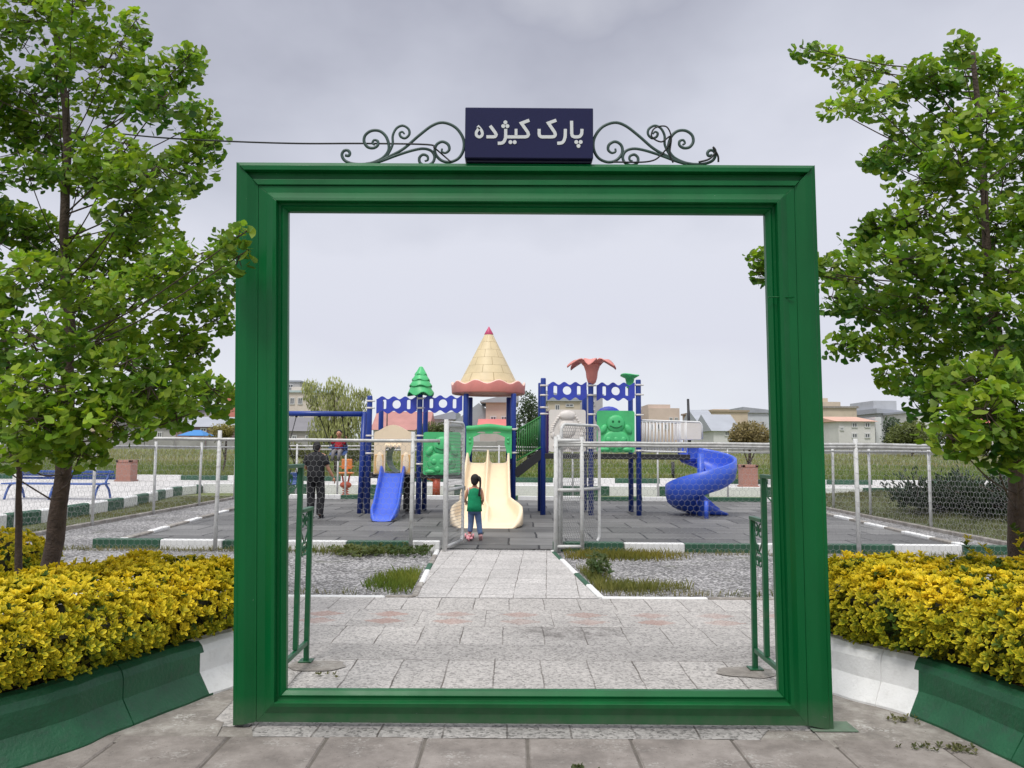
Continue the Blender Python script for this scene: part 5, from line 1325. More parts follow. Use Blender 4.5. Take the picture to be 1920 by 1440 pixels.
# man
mp_ = Vector((A(590, 968, 17.55).x, 17.55, .012))
def T(x, y, z): return Vector((mp_.x + x, mp_.y + y, mp_.z + z))
man = thing('person', 'man in black T-shirt and black trousers standing with his back to us by the swing', 'person', mp_)
J = [T(0, 0, .95), T(0, 0, 1.12), T(0, .01, 1.30), T(0, .0, 1.43), T(0, .02, 1.50), T(0, .03, 1.57),
     T(-.19, 0, 1.41), T(-.26, .03, 1.15), T(-.14, .24, 1.02), T(.19, 0, 1.41), T(.27, -.02, 1.14), T(.38, .08, .92),
     T(-.10, 0, .90), T(-.105, .03, .50), T(-.09, -.03, .08), T(-.10, .10, .04), T(.10, 0, .90), T(.12, .03, .50), T(.115, -.02, .08), T(.13, .11, .04)]
E_ = [(0, 1), (1, 2), (2, 3), (3, 4), (4, 5), (3, 6), (6, 7), (7, 8), (3, 9), (9, 10), (10, 11), (0, 12), (12, 13), (13, 14), (14, 15), (0, 16), (16, 17), (17, 18), (18, 19)]
RR = [.13, .12, .11, .06, .052, .06, .045, .04, .03, .06, .045, .03, .085, .055, .038, .03, .085, .055, .038, .03]
mb = person_body(J, RR, E_, T(0, .03, 1.60), (.078, .095, .115), R(8), 1, [(T(.38, .08, .92), (.35, .25, -1), (-1, .1, 0), 1.0, .5), (T(-.14, .24, 1.02), (.8, .4, -.2), (0, .3, 1), 1.0, .9)])
O('body', mb, [SKIN, EYE, LIP], man)
BLK = mat('black_cotton', (.014, .014, .017), .85, .3, 12, .5, 30, .01)
BLK2 = mat('black_trouser', (.012, .012, .015), .85, .3, 10, .5, 22, .012)
mb = MB()
mb.loft([ringz(T(0, .0, .90), .205, .15), ringz(T(0, 0, 1.0), .20, .145), ringz(T(0, 0, 1.12), .195, .14), ringz(T(0, 0, 1.27), .215, .145), ringz(T(0, 0, 1.38), .235, .135), ringz(T(0, 0, 1.44), .20, .11), ringz(T(0, .005, 1.475), .11, .085), ringz(T(0, .01, 1.50), .072, .068)])
for s_, el, k in ((-1, J[7], 1), (1, J[10], 1)):
    a = T(s_ * .17, 0, 1.40); mb.tube([a, a.lerp(Vector(el), .45), a.lerp(Vector(el), .78)], [.09, .082, .078], 12)
O('t_shirt', mb, BLK, man)
mb = MB(); mb.loft([ringz(T(0, 0, .80), .185, .14), ringz(T(0, 0, .92), .19, .145), ringz(T(0, 0, 1.0), .18, .135)])
for s_, kn, an in ((-1, J[13], J[14]), (1, J[17], J[18])):
    hp = T(s_ * .095, 0, .86); kn = Vector(kn); an = Vector(an); mb.tube(catmull([hp, hp.lerp(kn, .5), kn, kn.lerp(an, .45), kn.lerp(an, .85), an], 3), [.105 - .0022 * i for i in range(16)], 12)
O('trousers', mb, BLK2, man)
for k in (15, 19):
    mb = MB(); c = Vector(J[k]); mb.ell(c + Vector((0, -.03, .01)), (.05, .14, .045)); mb.box(c + Vector((0, -.03, -.038)), (.09, .27, .022), None, 0, .008); O('shoe', mb, DARK, man)
mb = MB(); mb.ell(T(0, .018, 1.625), (.086, .10, .112), 0, 16, 12); mb.ell(T(0, -.035, 1.575), (.076, .05, .085), 0, 14, 8); O('hair', mb, HAIR, man)
# girl with scooter
gp = Vector((A(889, 1008, 13.6).x, 13.6, .012))
def T(x, y, z): return Vector((gp.x + x, gp.y + y, gp.z + z))
girl = thing('person', 'small girl in green sleeveless top and jeans with a dark ponytail, at the open gate', 'person', gp)
J = [T(0, 0, .56), T(0, 0, .68), T(0, 0, .80), T(0, 0, .88), T(0, .01, .93), T(0, .015, .98),
     T(-.115, 0, .875), T(-.17, .02, .70), T(-.15, .2, .62), T(.115, 0, .875), T(.15, -.04, .70), T(.12, .12, .62),
     T(-.055, 0, .52), T(-.06, .03, .31), T(-.075, .02, .12), T(-.075, .10, .085), T(.055, 0, .52), T(.08, .02, .30), T(.11, -.06, .09), T(.115, .02, .035)]
RR = [.085, .08, .082, .055, .036, .036, .036, .027, .02, .036, .027, .02, .055, .04, .028, .02, .055, .04, .028, .02]
mb = person_body(J, RR, E_, T(0, .02, 1.045), (.068, .08, .092), R(25), .7, [(T(-.15, .2, .62), (-.1, 1, -.1), (0, 0, -1), .68, 1.2), (T(.12, .12, .62), (-.3, 1, -.2), (0, 0, -1), .68, 1.0)])
O('body', mb, [SKIN, EYE, LIP], girl)
TEAL = mat('green_jersey', lin(10, 150, 100), .75, .2, 14, .6, 24, .012); JEAN = mat('blue_denim', lin(92, 116, 156), .85, .2, 16, .4, 40, .006)
mb = MB(); mb.loft([ringz(T(0, 0, .50), .135, .10), ringz(T(0, 0, .60), .125, .092), ringz(T(0, 0, .72), .118, .085), ringz(T(0, 0, .82), .12, .08), ringz(T(0, 0, .885), .10, .065), ringz(T(0, .005, .915), .048, .042)]); O('top', mb, TEAL, girl)
mb = MB()
TRIMW = mat('white_cotton', (.75, .75, .75), .8, .05, 5, 0)
for s_ in (-1, 1): mb = MB(); mb.tube([T(s_ * .112 + .012 * math.cos(a) * s_, .062 * math.cos(a), .845 + .062 * math.sin(a)) for a in [2 * pi * i / 14 for i in range(14)]], .007, 6, closed=True); O('armhole_trim', mb, TRIMW, girl)
mb = MB(); mb.loft([ringz(T(0, 0, .46), .115, .085), ringz(T(0, 0, .54), .115, .088)])
for s_, kn, an in ((-1, J[13], J[14]), (1, J[17], J[18])):
    hp = T(s_ * .055, 0, .49); kn = Vector(kn); an = Vector(an); mb.tube(catmull([hp, hp.lerp(kn, .5), kn, kn.lerp(an, .5), an + Vector((0, 0, .02))], 3), [.064 - .0019 * i for i in range(13)], 12)
O('jeans', mb, JEAN, girl)
SHOE = mat('pink_shoe', lin(226, 176, 176), .6, .15, 20, .1)
mb = MB(); c = T(-.075, .06, .085); mb.ell(c, (.038, .085, .035)); O('shoe', mb, SHOE, girl)
mb = MB(); rot = Matrix.Rotation(-.75, 3, 'X'); mb.ell(T(.115, -.02, .06), (.04, .085, .036), 0, 12, 8, rot); mb.box(T(.115, -.035, .035), (.06, .15, .014), rot, 0, .005); O('shoe', mb, SHOE, girl)
mb = MB(); mb.ell(T(.004, .004, 1.062), (.077, .085, .088), 0, 16, 12); mb.ell(T(.0, -.035, 1.02), (.065, .045, .07), 0, 14, 8)
mb.ell(T(.075, -.06, 1.075), (.033, .03, .04), 0, 10, 8)
mb.tube(catmull([T(.085, -.06, 1.08), T(.10, -.085, 1.02), T(.098, -.085, .92), T(.085, -.095, .80), T(.09, -.09, .76)], 4), [.028, .026, .024, .022, .020, .019, .018, .017, .017, .016, .016, .018, .019, .02, .018, .015, .006], 10)
O('hair', mb, HAIR, girl)
sc = thing('kick_scooter', 'pink kick scooter under the foot of the girl', 'scooter', T(-.1, .1, 0))
SCP = mat('pink_scooter_plastic', lin(228, 156, 164), .5, .12, 8, .05)
mb = MB(); mb.box(T(-.085, .06, .045), (.11, .46, .022), Matrix.Rotation(.06, 3, 'Z'), 0, .008); O('deck', mb, SCP, sc)
mb = MB(); mb.tube([T(-.10, .28, .09), T(-.10, .25, .64)], .014, 8); mb.tube([T(-.10, .29, .06), T(-.10, .28, .16)], .028, 8); O('stem', mb, SCP, sc)
mb = MB(); mb.tube([T(-.24, .25, .645), T(.06, .25, .645)], .013, 8); O('handlebar', mb, DARK, sc)
for (x, y) in ((-.17, .32), (-.03, .32), (-.085, -.15)):
    mb = MB(); c = T(x, y, .04)
    mb.tube([c + Vector((-.014, 0, 0)), c + Vector((.014, 0, 0))], .04, 16); O('wheel', mb, SCP, sc)
# child on the swing, facing us
cp = seatc.copy()
def T(x, y, z): return Vector((cp.x + x, cp.y + y, cp.z + z))
kid = thing('person', 'small child in a red top with dark hair riding the swing', 'person', cp)
J = [T(0, .02, .07), T(0, .04, .18), T(0, .06, .28), T(0, .06, .36), T(0, .06, .40), T(0, .05, .44), T(-.1, .06, .35), T(-.17, .03, .25), T(-.20, 0, .36), T(.1, .06, .35), T(.17, .03, .25), T(.20, 0, .36),
     T(-.06, 0, .06), T(-.08, -.22, .04), T(-.08, -.30, -.16), T(-.08, -.36, -.17), T(.06, 0, .06), T(.08, -.22, .04), T(.08, -.30, -.16), T(.08, -.36, -.17)]
RR = [.085, .08, .08, .05, .035, .035, .035, .026, .02, .035, .026, .02, .05, .036, .026, .02, .05, .036, .026, .02]
mb = person_body(J, RR, E_, T(0, .04, .51), (.068, .078, .09), R(180), .6, [(T(-.20, 0, .36), (-.1, 0, 1), (1, 0, 0), .6, 1.2), (T(.20, 0, .36), (.1, 0, 1), (-1, 0, 0), .6, 1.2)])
O('body', mb, [SKIN, EYE, LIP], kid)
mb = MB(); mb.loft([ringz(T(0, .03, .05), .115, .10), ringz(T(0, .05, .2), .11, .09), ringz(T(0, .06, .31), .11, .08), ringz(T(0, .06, .375), .06, .05)])
for s_, el, wr in ((-1, J[7], J[8]), (1, J[10], J[11])): mb.tube([T(s_ * .09, .06, .34), Vector(el), Vector(el).lerp(Vector(wr), .7)], [.05, .04, .034], 10)
O('top', mb, mat('red_cotton', lin(170, 28, 44), .8, .15, 12, .3, 40, .006), kid)
mb = MB(); mb.loft([ringz(T(0, 0, .02), .115, .10), ringz(T(0, .02, .09), .11, .10)])
for a_, b_, c_ in ((12, 13, 14), (16, 17, 18)): mb.tube([J[a_], J[b_], J[b_].lerp(J[c_], .3), J[c_]], [.062, .05, .045, .038], 10)
O('trousers', mb, mat('grey_leggings', (.25, .23, .23), .85, .2, 14, .2), kid)
for k in (15, 19): mb = MB(); mb.ell(J[k] + Vector((0, .02, 0)), (.032, .07, .035)); O('shoe', mb, DARK, kid)
mb = MB(); mb.ell(T(0, .055, .535), (.075, .08, .085), 0, 14, 10); O('hair', mb, HAIR, kid)

# ------------------------------------------------------------------ grass, weeds
BLADE = leafmat('grass_blade', .25, .6)
def blades(mb, pts, h, w, colf):
    for (x, y, z) in pts:
        a = rnd.uniform(0, 6.28); hh = h * rnd.uniform(.5, 1.25); ln = rnd.uniform(.1, .6) * hh; b = rnd.uniform(0, 6.28); c = colf(x, y)
        ux, uy = math.cos(a) * w / 2, math.sin(a) * w / 2; lx, ly = math.cos(b) * ln, math.sin(b) * ln
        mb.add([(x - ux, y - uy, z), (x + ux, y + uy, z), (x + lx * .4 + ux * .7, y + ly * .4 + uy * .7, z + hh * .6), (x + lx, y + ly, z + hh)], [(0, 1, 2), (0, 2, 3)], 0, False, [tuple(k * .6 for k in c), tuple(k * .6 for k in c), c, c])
def gcol(x, y, a=(.11, .17, .03), b=(.24, .22, .06)):
    t = max(0, min(1, .5 + .9 * noise.noise(Vector((x * .9, y * .9, 3))) + rnd.uniform(-.3, .3))); return tuple(Vector(a).lerp(Vector(b), t))
def patch(c, rx, ry, n):
    out = []
    while len(out) < n:
        x, y = rnd.gauss(0, .5), rnd.gauss(0, .5)
        if x * x + y * y < 1.3: out.append((c[0] + x * rx, c[1] + y * ry, 0.0))
    return out
mb = MB(); g_ = G(760, 1092); blades(mb, [(x, y, z) for x, y, z in patch((g_.x - .02, g_.y + .05), .42, .75, 2200) if x < -1.1 - .03 * (y - 8.5) and y > 8.52], .09, .010, lambda x, y: gcol(x, y, (.12, .20, .03), (.26, .28, .05)))
tag(O('grass', mb, BLADE), 'tuft of bright grass in the corner of the gravel left of the path', 'grass', kind='stuff')
mb = MB(); g_ = G(1150, 1104); blades(mb, [(x, y, z) for x, y, z in patch((g_.x + .1, g_.y + .0), .8, .3, 1300) + patch((1.0, 9.6), .25, .9, 900) if x > 1.03 - .08 * (y - 8.5) and y > 8.52], .10, .009, lambda x, y: gcol(x, y, (.14, .17, .04), (.30, .27, .09)))
tag(O('grass', mb, BLADE), 'dry grass along the gravel edge right of the path', 'grass', kind='stuff')
mb = MB(); blades(mb, [(x, y, z) for x, y, z in patch((1.6, 11.7), 1.0, .45, 1900) if x > .8 and y < 12.25], .10, .012, lambda x, y: gcol(x, y, (.13, .15, .03), (.30, .25, .05)))
tag(O('grass', mb, BLADE), 'yellowish weeds at the foot of the kerb beside the right gate leaf', 'grass', kind='stuff')
mb = MB()
for (x, y, z) in [(x, y, z) for x, y, z in patch((-1.85, 11.72), .85, .45, 420) if x < -1.18 and y < 12.25 and noise.noise(Vector((x * 3, y * 3, 0))) > -.2]:
    c = gcol(x, y, (.05, .085, .025), (.13, .15, .05)); rosette(mb, Vector((x, y, z + rnd.uniform(.01, .11))), Vector((rnd.uniform(-.5, .5), rnd.uniform(-.6, .2), 1)), 5, .055, c, c)
blades(mb, [(x, y, z) for x, y, z in patch((-2.2, 11.9), 1.3, .3, 600) if x < -1.18 and y < 12.25], .12, .01, gcol)
tag(O('weeds', mb, BLADE), 'low leafy weeds on the gravel beside the left gate post', 'weeds', kind='stuff')
mb = MB()
for (x, y, z) in patch((1.12, 9.9), .14, .5, 90): c = gcol(x, y, (.04, .075, .02), (.1, .12, .04)); rosette(mb, Vector((x, y, rnd.uniform(.03, .25))), Vector((rnd.uniform(-.6, .6), -.3, 1)), 4, .06, c, c)
tag(O('weeds', mb, BLADE), 'dark leafy weed growing by the right edging of the path', 'weeds', kind='stuff')
# front dry fringe along the fence foot
mb = MB(); blades(mb, [(rnd.uniform(-8, -1.3), 12.22 + rnd.uniform(-.28, .0), 0) for _ in range(1800)] + [(rnd.uniform(1, 8.4), 12.2 + rnd.uniform(-.3, .0), 0) for _ in range(900)] + [(rnd.uniform(-8, -1.2), 8.55 + rnd.uniform(0, .2), 0) for _ in range(500)] + [(rnd.uniform(1.1, 7), 8.55 + rnd.uniform(0, .2), 0) for _ in range(700)], .07, .008, lambda x, y: gcol(x, y, (.14, .16, .05), (.33, .28, .13)))
tag(O('grass', mb, BLADE), 'thin dry grass along the foot of the front kerb', 'grass', kind='stuff')
# verges
mb = MB(); pts = []
for _ in range(9000):
    y = rnd.uniform(12, 25); x = rnd.uniform(-10.6, -8.65)
    pts.append((x, y, .0))
blades(mb, [p for p in pts if noise.noise(Vector((p[0] * .8, p[1] * .5, 0))) > -.25], .06, .014, lambda x, y: gcol(x, y, (.11, .14, .035), (.25, .22, .10)))
tag(O('grass', mb, BLADE), 'short patchy grass along the outside of the left fence', 'grass', kind='stuff')
mb = MB(); pts = []
for _ in range(14000):
    y = rnd.uniform(11.5, 26); x = rnd.uniform(8.8, 16); u = (x - 8.75) / 10; pts.append((x, y, .01 + .55 * math.sin(min(1, u * 2.2) * pi / 2) * (1 - .6 * max(0, (y - 21) / 5.5))))
blades(mb, pts, .10, .016, lambda x, y: gcol(x, y, (.07, .09, .025), (.20, .17, .07)))
tag(O('grass', mb, BLADE), 'rough grass on the bank outside the right fence', 'grass', kind='stuff')
mb = MB(); pts = []
for _ in range(52000):
    y = 32.7 + 28 * rnd.random() ** 1.3; x = rnd.uniform(-.85, .8) * y; pts.append((x, y, field_z(y) - .03))
def fcol(x, y):
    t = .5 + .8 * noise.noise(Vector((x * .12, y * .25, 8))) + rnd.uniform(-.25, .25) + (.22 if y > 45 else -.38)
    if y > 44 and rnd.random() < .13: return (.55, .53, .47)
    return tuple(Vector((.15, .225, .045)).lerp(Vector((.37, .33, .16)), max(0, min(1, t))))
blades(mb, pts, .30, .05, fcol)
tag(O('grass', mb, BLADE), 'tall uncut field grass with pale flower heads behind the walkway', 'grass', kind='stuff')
# kerb-foot weeds and leaf litter near the camera
mb = MB()
for c, n_ in (((2.36, 4.72), 14), ((2.40, 4.27), 18), ((2.2, 4.29), 8), ((-1.3, 5.55), 6), ((.35, 3.98), 7)):
    for _ in range(n_):
        x, y = c[0] + rnd.gauss(0, .06), c[1] + rnd.gauss(0, .025); cc = gcol(x, y, (.06, .08, .03), (.2, .19, .08)); rosette(mb, Vector((x, y, .012)), Vector((rnd.uniform(-.6, .6), rnd.uniform(-.6, .6), 1)), 4, .026, cc, cc)
tag(O('weeds', mb, BLADE), 'tiny weeds sprouting in cracks at the foot of the right planter kerb', 'weeds', kind='stuff')
mb = MB()
for _ in range(420):
    sd2 = rnd.choice((-1, 1)); y = rnd.uniform(3.2, 5.6); x = sd2 * ((2.62 if sd2 < 0 else 2.92) - (y - 4.2) * .47 + rnd.uniform(0, .12)) ; c = Vector((.20, .13, .09)) * rnd.uniform(.5, 1.6)
    a = rnd.uniform(0, 6.28); leaf4(mb, Vector((x, y, .285 + rnd.uniform(0, .02))), Vector((math.cos(a), math.sin(a), rnd.uniform(-.1, .3))).normalized(), Vector((rnd.uniform(-.3, .3), rnd.uniform(-.3, .3), 1)).normalized(), .05, .022, tuple(c), tuple(c))
tag(O('leaf_litter', mb, BLADE), 'fallen dry brown leaves on the planter soil', 'leaves', kind='stuff')

# ------------------------------------------------------------------ background vegetation
TLEAF = leafmat('far_leaf', .25, .55)
def tree_bg(label, px, pyb, Y, blobs, col, lsz, n, trunk_r=.1, name='tree', droop=0, base_z=None, crown='crown', cat='tree', group=None, aspect=.5):
    c0 = A(px, pyb, Y); bz = field_z(Y) if base_z is None else base_z
    t = thing(name, label, cat, (c0.x, Y, bz), group); lf = MB(); tk = MB()
    tot = sum(b[2] * b[3] for b in blobs); k = Y / FPX
    topc = max(blobs, key=lambda b: -b[1]); tp = A(topc[0], topc[1], Y)
    tk.tube(catmull([Vector((c0.x, Y, bz - .1)), Vector((c0.x, Y, bz)).lerp(tp, .5) + Vector((.05, 0, 0)), tp], 5), [trunk_r * (1 - .07 * i) for i in range(11)], 8)
    for (bx, by, rx, ry) in blobs:
        c = A(bx, by, Y); a, b = rx * k, ry * k; d = .5 * (a + b)
        tk.tube([Vector((c0.x, Y, bz)).lerp(tp, .35), Vector((c0.x, Y, bz)).lerp(c, .75), c], [trunk_r * .5, trunk_r * .3, .01], 5)
        for _ in range(int(n * rx * ry / tot)):
            while True:
                q = Vector((rnd.uniform(-1, 1), rnd.uniform(-1, 1), rnd.uniform(-1, 1)))
                if .12 < q.length <= 1: break
            q *= (1 + .2 * noise.noise(c + q * 2.2)); p = c + Vector((q.x * a, q.y * d, q.z * b))
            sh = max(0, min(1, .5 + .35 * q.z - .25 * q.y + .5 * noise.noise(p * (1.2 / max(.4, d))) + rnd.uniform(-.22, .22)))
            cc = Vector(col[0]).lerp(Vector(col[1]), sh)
            if droop:
                dv = Vector((rnd.uniform(-.25, .25), rnd.uniform(-.25, .25), -1)).normalized(); L = lsz * rnd.uniform(1.2, 3)
            else:
                dv = Vector((rnd.uniform(-1, 1), rnd.uniform(-1, 1), rnd.uniform(-.5, 1))).normalized(); L = lsz * rnd.uniform(.7, 1.3)
            nr = Vector((rnd.uniform(-.6, .6), rnd.uniform(-1, .2), rnd.uniform(0, 1))); nr -= dv * nr.dot(dv); nr = nr.normalized() if nr.length > .05 else dv.orthogonal().normalized()
            s_ = dv.cross(nr) * (L * aspect * .5)
            lf.add([p, p + dv * L * .5 + s_, p + dv * L, p + dv * L * .5 - s_], [(0, 1, 2, 3)], 0, False, tuple(cc))
    O('trunk', tk, BARK, t); O(crown, lf, TLEAF, t); return t
WIL = ((.10, .115, .035), (.36, .38, .15))
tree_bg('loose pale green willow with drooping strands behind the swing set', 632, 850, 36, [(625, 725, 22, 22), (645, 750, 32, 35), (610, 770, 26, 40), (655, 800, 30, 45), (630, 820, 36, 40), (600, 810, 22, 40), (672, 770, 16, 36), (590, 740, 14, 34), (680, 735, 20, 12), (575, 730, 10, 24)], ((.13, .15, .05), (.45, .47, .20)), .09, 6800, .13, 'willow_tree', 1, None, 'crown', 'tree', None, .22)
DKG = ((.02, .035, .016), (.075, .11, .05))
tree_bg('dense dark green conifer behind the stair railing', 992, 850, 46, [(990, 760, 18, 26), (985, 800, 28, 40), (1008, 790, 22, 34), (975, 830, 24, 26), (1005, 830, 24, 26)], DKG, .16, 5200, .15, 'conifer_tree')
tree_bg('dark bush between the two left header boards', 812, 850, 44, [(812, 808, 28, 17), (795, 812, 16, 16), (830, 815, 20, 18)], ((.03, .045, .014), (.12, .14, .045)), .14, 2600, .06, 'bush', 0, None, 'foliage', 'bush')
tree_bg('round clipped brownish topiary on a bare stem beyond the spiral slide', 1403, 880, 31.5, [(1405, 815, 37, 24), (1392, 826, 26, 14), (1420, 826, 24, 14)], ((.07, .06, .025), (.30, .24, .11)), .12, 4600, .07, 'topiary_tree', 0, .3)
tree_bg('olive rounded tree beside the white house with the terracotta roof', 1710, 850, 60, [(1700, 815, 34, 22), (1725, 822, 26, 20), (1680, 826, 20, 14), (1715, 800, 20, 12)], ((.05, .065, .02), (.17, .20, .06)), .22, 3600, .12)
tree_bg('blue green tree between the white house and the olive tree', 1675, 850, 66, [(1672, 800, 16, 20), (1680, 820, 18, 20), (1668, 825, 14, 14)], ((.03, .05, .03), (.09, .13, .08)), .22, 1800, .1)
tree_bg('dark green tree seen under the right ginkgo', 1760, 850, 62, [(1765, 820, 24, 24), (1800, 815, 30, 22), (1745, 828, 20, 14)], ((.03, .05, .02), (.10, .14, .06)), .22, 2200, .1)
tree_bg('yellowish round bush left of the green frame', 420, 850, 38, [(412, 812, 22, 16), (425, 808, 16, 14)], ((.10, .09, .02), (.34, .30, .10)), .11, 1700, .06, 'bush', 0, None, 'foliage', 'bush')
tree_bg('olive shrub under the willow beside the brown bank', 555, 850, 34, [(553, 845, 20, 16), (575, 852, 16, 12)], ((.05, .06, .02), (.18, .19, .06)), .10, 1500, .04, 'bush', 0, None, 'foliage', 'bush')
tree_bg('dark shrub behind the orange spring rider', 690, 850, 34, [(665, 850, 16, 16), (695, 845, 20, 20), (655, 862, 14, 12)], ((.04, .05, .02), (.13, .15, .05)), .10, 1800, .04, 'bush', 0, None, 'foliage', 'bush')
# sprawling juniper outside the right fence
t = thing('juniper', 'sprawling dark blue green juniper outside the right fence', 'shrub', (11.3, 16.6, .3)); mb = MB(); wd_ = MB()
jc = [(9.6, 18.2), (10.6, 17.6), (11.6, 16.8), (10.2, 16.6), (11.3, 15.4), (12.4, 15.6), (10.6, 15.0), (12.2, 14.2), (13.4, 15.0), (12.8, 17.5)]
for c in jc:
    for s_ in range(120):
        a = rnd.uniform(0, 6.28); el = rnd.uniform(.12, .95); L = rnd.uniform(.6, 1.55); b = Vector((c[0] + rnd.gauss(0, .25), c[1] + rnd.gauss(0, .25), .35)); d = Vector((math.cos(a) * math.cos(el), math.sin(a) * math.cos(el), math.sin(el)))
        if b.x + d.x * L < 8.95: continue
        if s_ % 4 == 0: wd_.tube([b, b + d * L * .8], [.02, .006], 5)
        for i in range(20):
            u = (i + .5) / 20; p = b + d * L * u + Vector((0, 0, -.25 * u * u)) + Vector((rnd.gauss(0, .05), rnd.gauss(0, .05), rnd.gauss(0, .03)))
            dv = (d + Vector((rnd.uniform(-.7, .7), rnd.uniform(-.7, .7), rnd.uniform(-.3, .5)))).normalized(); nr = dv.orthogonal().normalized(); sz = .19 * (1.2 - .6 * u); sd_ = dv.cross(nr) * sz * .16
            cc = Vector((.012, .022, .014)).lerp(Vector((.045, .075, .045)), max(0, min(1, u * .8 + rnd.uniform(-.3, .3))))
            mb.add([p, p + dv * sz * .5 + sd_, p + dv * sz, p + dv * sz * .5 - sd_], [(0, 1, 2, 3)], 0, False, tuple(cc))
O('foliage', mb, TLEAF, t); O('stems', wd_, BARK, t)

# ------------------------------------------------------------------ background buildings
GLASS = mat('dark_window', (.13, .135, .15), .25, .2, .5, 0); WFR = mat('window_frame_white', (.6, .6, .6), .5, .05, 2, 0)
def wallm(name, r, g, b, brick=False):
    r, g, b = r * .8 + 42, g * .8 + 43, b * .8 + 45  # walls blended toward a pale tone, distance haze put into the colour
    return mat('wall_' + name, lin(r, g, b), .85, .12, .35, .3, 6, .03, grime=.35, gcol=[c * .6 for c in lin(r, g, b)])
RED_ = mat('red_roof', lin(178, 128, 122), .8, .15, .6, .3, 8, .03); GREYR = mat('grey_roof', lin(162, 166, 174), .6, .12, .5, .2, 6, .02); TERR = mat('terracotta_roof', lin(206, 166, 148), .8, .12, .6, .3, 8, .03); DKR = mat('dark_roof', lin(122, 120, 124), .7, .15, .6, .2, 6, .02); TEALR = mat('pale_metal_roof', lin(176, 192, 194), .5, .1, .5, .1, 6, .02)  # far roof colours lightened to hold some distance haze
def house(label, x0, x1, yt, Y, dep, wm, roof=None, rm=None, wins=(), extra=(), slope=0, name='house', eave=.0, cat='house'):
    a = A(x0, yt, Y); b = A(x1, yt, Y); zb = field_z(Y) - .3; zt = a.z; k = Y / FPX; w = b.x - a.x; cx = (a.x + b.x) / 2
    t = thing(name, label, cat, (cx, Y + dep / 2, zb + .3))
    mb = MB(); mb.box((cx, Y + dep / 2, (zb + zt) / 2), (w, dep, zt - zb))
    for (ex0, ex1, ey, dy) in extra:
        p, q = A(ex0, ey, Y), A(ex1, ey, Y); mb.box(((p.x + q.x) / 2, Y + dy + dep * .35, (zt + p.z) / 2), (q.x - p.x, dep * .6, p.z - zt + .02))
    O('wall', mb, wm, t)
    mb = MB(); e_ = eave
    if roof == 'flat':
        mb.box((cx, Y + dep / 2, zt + .12), (w + .4, dep + .4, .24))
    elif roof in ('gable_x', 'gable_y', 'mono', 'hip'):
        h = slope
        x0_, x1_ = a.x - .3 - e_, b.x + .3 + e_; y0_, y1_ = Y - .3 - e_, Y + dep + .3
        if roof == 'gable_x':   # ridge along x
            vs = [(x0_, y0_, zt), (x1_, y0_, zt), (x1_, y1_, zt), (x0_, y1_, zt), (x0_, (y0_ + y1_) / 2, zt + h), (x1_, (y0_ + y1_) / 2, zt + h)]; fs = [(0, 1, 5, 4), (2, 3, 4, 5), (1, 2, 5), (3, 0, 4), (3, 2, 1, 0)]
        elif roof == 'gable_y':
            vs = [(x0_, y0_, zt), (x1_, y0_, zt), (x1_, y1_, zt), (x0_, y1_, zt), ((x0_ + x1_) / 2, y0_, zt + h), ((x0_ + x1_) / 2, y1_, zt + h)]; fs = [(1, 2, 5, 4), (3, 0, 4, 5), (0, 1, 4), (2, 3, 5), (3, 2, 1, 0)]
        elif roof == 'hip':
            m_ = (y0_ + y1_) / 2; vs = [(x0_, y0_, zt), (x1_, y0_, zt), (x1_, y1_, zt), (x0_, y1_, zt), (x0_ + (x1_ - x0_) * .3, m_, zt + h), (x0_ + (x1_ - x0_) * .7, m_, zt + h)]; fs = [(0, 1, 5, 4), (2, 3, 4, 5), (1, 2, 5), (3, 0, 4), (3, 2, 1, 0)]
        else:
            vs = [(x0_, y0_, zt), (x1_, y0_, zt), (x1_, y1_, zt), (x0_, y1_, zt), (x0_, y0_, zt + max(h, 0) + .15), (x1_, y0_, zt + max(-h, 0) + .15), (x1_, y1_, zt + max(-h, 0) + .15), (x0_, y1_, zt + max(h, 0) + .15)]; fs = [(0, 1, 5, 4), (1, 2, 6, 5), (2, 3, 7, 6), (3, 0, 4, 7), (4, 5, 6, 7), (3, 2, 1, 0)]
        mb.add(vs, fs)
    if mb.v: O('roof', mb, rm, t)
    for (wx, wy, ww, wh) in wins:
        p = A(wx, wy, Y); sw_, sh_ = ww * k, wh * k
        mb = MB(); y_ = Y - .04
        mb.box((p.x, y_, p.z + sh_ / 2 + .05), (sw_ + .2, .1, .1)); mb.box((p.x, y_, p.z - sh_ / 2 - .05), (sw_ + .2, .12, .1))
        for s_ in (-1, 0, 1): mb.box((p.x + s_ * (sw_ / 2 + (.05 if s_ else 0)), y_, p.z), (.1 if s_ else .07, .1, sh_))
        wf = O('window', mb, WFR, t); mb = MB(); mb.box((p.x, Y - .012, p.z), (sw_, .02, sh_)); O('pane', mb, GLASS, wf)
    return t
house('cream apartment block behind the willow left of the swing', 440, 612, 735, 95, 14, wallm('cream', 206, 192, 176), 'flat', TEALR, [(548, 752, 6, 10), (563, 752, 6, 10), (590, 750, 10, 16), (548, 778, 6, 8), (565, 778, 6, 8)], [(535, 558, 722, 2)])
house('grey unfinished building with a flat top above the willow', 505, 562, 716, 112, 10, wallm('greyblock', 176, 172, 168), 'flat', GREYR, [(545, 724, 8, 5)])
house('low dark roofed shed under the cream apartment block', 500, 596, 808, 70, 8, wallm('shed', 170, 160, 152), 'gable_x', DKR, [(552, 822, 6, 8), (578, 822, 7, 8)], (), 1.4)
house('narrow orange red house against the left edge of the frame', 424, 470, 732, 92, 10, wallm('orange', 196, 104, 84), 'flat', RED_, [])
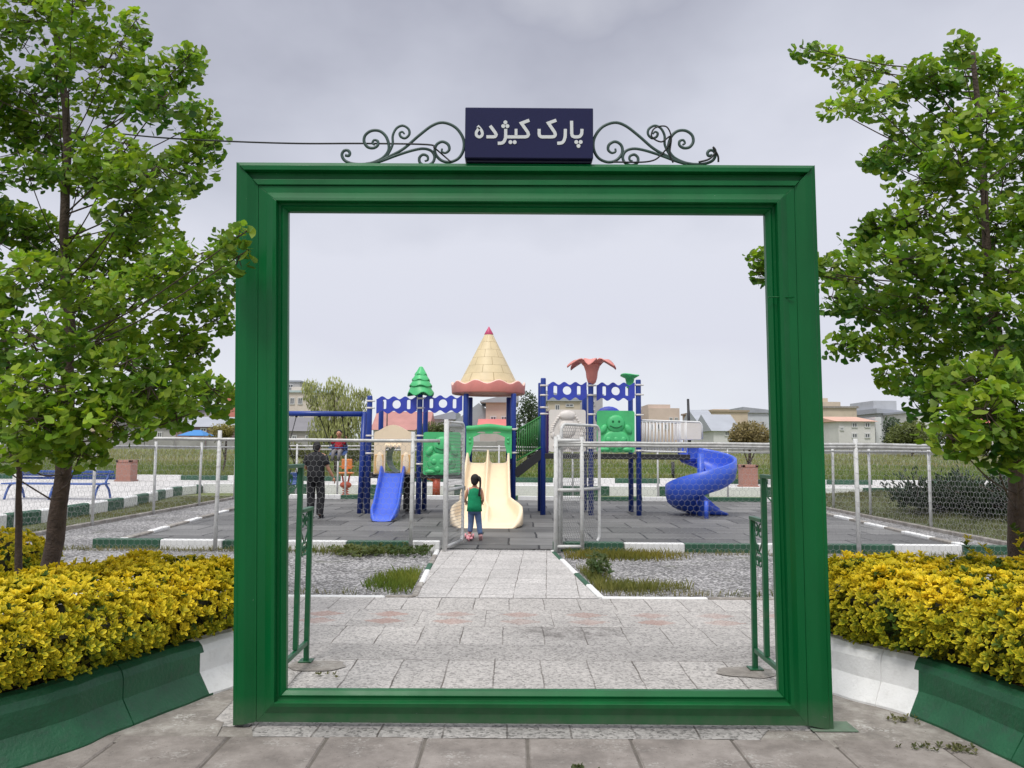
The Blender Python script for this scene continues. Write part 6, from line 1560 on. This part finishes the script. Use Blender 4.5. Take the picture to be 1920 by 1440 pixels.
house('pale grey house seen under the left ginkgo', 350, 426, 768, 98, 10, wallm('pale', 190, 186, 186), 'mono', GREYR, [(402, 775, 6, 7), (398, 790, 8, 6), (415, 790, 6, 6)], (), 1.2)
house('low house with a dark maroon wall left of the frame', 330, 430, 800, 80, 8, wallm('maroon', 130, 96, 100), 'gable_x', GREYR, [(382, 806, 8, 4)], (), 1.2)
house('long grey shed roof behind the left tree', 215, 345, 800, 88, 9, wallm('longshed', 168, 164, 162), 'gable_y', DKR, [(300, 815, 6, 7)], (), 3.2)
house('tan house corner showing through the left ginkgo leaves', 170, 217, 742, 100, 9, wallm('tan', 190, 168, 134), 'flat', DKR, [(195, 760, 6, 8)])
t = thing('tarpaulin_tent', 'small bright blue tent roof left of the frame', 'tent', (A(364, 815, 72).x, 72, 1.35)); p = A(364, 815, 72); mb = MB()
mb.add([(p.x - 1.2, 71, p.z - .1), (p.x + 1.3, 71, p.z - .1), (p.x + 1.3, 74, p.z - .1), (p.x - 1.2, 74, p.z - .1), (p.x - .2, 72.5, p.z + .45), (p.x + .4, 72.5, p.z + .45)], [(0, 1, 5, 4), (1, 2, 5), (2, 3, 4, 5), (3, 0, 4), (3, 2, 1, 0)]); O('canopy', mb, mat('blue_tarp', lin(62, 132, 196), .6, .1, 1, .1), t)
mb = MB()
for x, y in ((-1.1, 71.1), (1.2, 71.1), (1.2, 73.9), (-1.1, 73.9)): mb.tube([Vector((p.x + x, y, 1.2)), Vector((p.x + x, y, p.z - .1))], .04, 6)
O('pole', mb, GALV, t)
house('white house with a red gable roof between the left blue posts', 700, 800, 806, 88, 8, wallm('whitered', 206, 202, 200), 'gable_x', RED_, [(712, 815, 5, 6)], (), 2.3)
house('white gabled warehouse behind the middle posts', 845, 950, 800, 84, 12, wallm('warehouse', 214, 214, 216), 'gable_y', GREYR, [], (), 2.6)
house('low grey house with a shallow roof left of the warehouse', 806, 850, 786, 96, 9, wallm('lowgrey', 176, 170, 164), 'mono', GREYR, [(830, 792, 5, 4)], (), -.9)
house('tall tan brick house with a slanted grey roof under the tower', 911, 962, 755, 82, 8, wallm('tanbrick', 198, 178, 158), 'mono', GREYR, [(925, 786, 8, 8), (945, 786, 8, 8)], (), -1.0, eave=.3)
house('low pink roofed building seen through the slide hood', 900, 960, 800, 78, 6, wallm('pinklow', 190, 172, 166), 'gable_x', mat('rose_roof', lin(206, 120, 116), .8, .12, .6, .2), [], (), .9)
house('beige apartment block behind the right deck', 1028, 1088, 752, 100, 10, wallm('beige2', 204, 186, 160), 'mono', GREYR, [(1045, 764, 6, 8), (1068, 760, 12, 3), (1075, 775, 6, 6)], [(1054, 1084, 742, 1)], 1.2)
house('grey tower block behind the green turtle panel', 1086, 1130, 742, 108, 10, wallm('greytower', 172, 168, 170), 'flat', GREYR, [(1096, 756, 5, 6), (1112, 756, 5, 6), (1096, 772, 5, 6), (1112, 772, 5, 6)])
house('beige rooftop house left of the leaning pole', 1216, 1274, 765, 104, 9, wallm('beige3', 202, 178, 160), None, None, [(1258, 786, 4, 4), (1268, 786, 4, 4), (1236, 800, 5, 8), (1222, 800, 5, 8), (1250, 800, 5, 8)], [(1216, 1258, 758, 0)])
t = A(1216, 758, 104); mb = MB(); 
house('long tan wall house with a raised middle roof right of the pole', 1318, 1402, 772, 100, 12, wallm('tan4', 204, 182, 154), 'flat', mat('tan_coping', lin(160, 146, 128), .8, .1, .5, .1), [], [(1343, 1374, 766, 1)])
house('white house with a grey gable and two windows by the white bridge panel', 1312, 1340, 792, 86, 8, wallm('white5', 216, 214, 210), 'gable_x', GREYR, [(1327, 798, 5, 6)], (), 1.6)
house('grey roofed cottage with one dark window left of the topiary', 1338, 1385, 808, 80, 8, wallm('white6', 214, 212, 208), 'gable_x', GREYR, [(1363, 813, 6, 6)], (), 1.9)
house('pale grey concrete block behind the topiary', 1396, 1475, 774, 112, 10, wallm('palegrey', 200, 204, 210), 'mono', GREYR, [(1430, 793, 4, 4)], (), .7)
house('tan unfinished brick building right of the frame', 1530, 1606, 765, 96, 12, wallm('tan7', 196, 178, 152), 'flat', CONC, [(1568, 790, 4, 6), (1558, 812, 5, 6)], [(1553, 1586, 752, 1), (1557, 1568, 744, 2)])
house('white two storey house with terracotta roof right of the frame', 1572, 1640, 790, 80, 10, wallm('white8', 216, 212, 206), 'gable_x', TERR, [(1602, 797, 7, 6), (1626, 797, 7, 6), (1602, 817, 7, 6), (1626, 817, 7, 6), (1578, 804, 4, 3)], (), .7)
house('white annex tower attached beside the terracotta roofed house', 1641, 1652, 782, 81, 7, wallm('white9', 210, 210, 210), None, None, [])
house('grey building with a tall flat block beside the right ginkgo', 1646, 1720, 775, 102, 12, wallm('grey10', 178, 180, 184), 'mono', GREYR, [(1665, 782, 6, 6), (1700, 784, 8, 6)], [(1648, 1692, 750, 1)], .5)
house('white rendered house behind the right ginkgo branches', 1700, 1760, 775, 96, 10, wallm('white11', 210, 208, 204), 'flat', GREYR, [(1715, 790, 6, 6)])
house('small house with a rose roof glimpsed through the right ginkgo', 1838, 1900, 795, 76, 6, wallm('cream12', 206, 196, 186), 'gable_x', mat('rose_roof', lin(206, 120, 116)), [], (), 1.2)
# antennas / poles
def pole(px, pt, pb, Y, r_, label, lean=0):
    a = A(px, pb, Y); b = A(px - lean, pt, Y); mb = MB(); mb.tube([Vector((a.x, Y, field_z(Y) - .2)), b], [r_, r_ * .7], 8); o = O('utility_pole', mb, DARK, None, (a.x, Y, field_z(Y))); tag(o, label, 'pole')
pole(1293, 748, 786, 70, .16, 'dark leaning pole against the sky above the white bridge railing', 3)
pole(884, 760, 800, 60, .10, 'thin grey pole behind the tower between the posts')
pole(726, 768, 800, 60, .06, 'thin grey pole in front of the red roof')
mb = MB(); o_ = A(1262, 905, 33.4); mb.tube([Vector((o_.x, 33.4, .2)), Vector((o_.x, 33.4, 1.1))], .07, 8); o = O('bollard', mb, DARK, None, (o_.x, 33.4, .3)); tag(o, 'short dark post in the grass left of the spiral slide', 'bollard')
# low grey boundary wall at the end of the field
mb = MB()
for i in range(60):
    x = -75 + i * 2.5; mb.box((x, 66 + .3 * math.sin(i), 1.75), (2.48, .2, 1.1 + .12 * math.sin(i * 1.7)), None, 0, .02)
o = O('boundary_wall', mb, mat('grey_block_wall', lin(158, 156, 154), .9, .2, .8, .3, 10, .02, grime=.4), None, (0, 66, 1.3)); tag(o, 'low grey block wall along the far end of the field', 'wall')
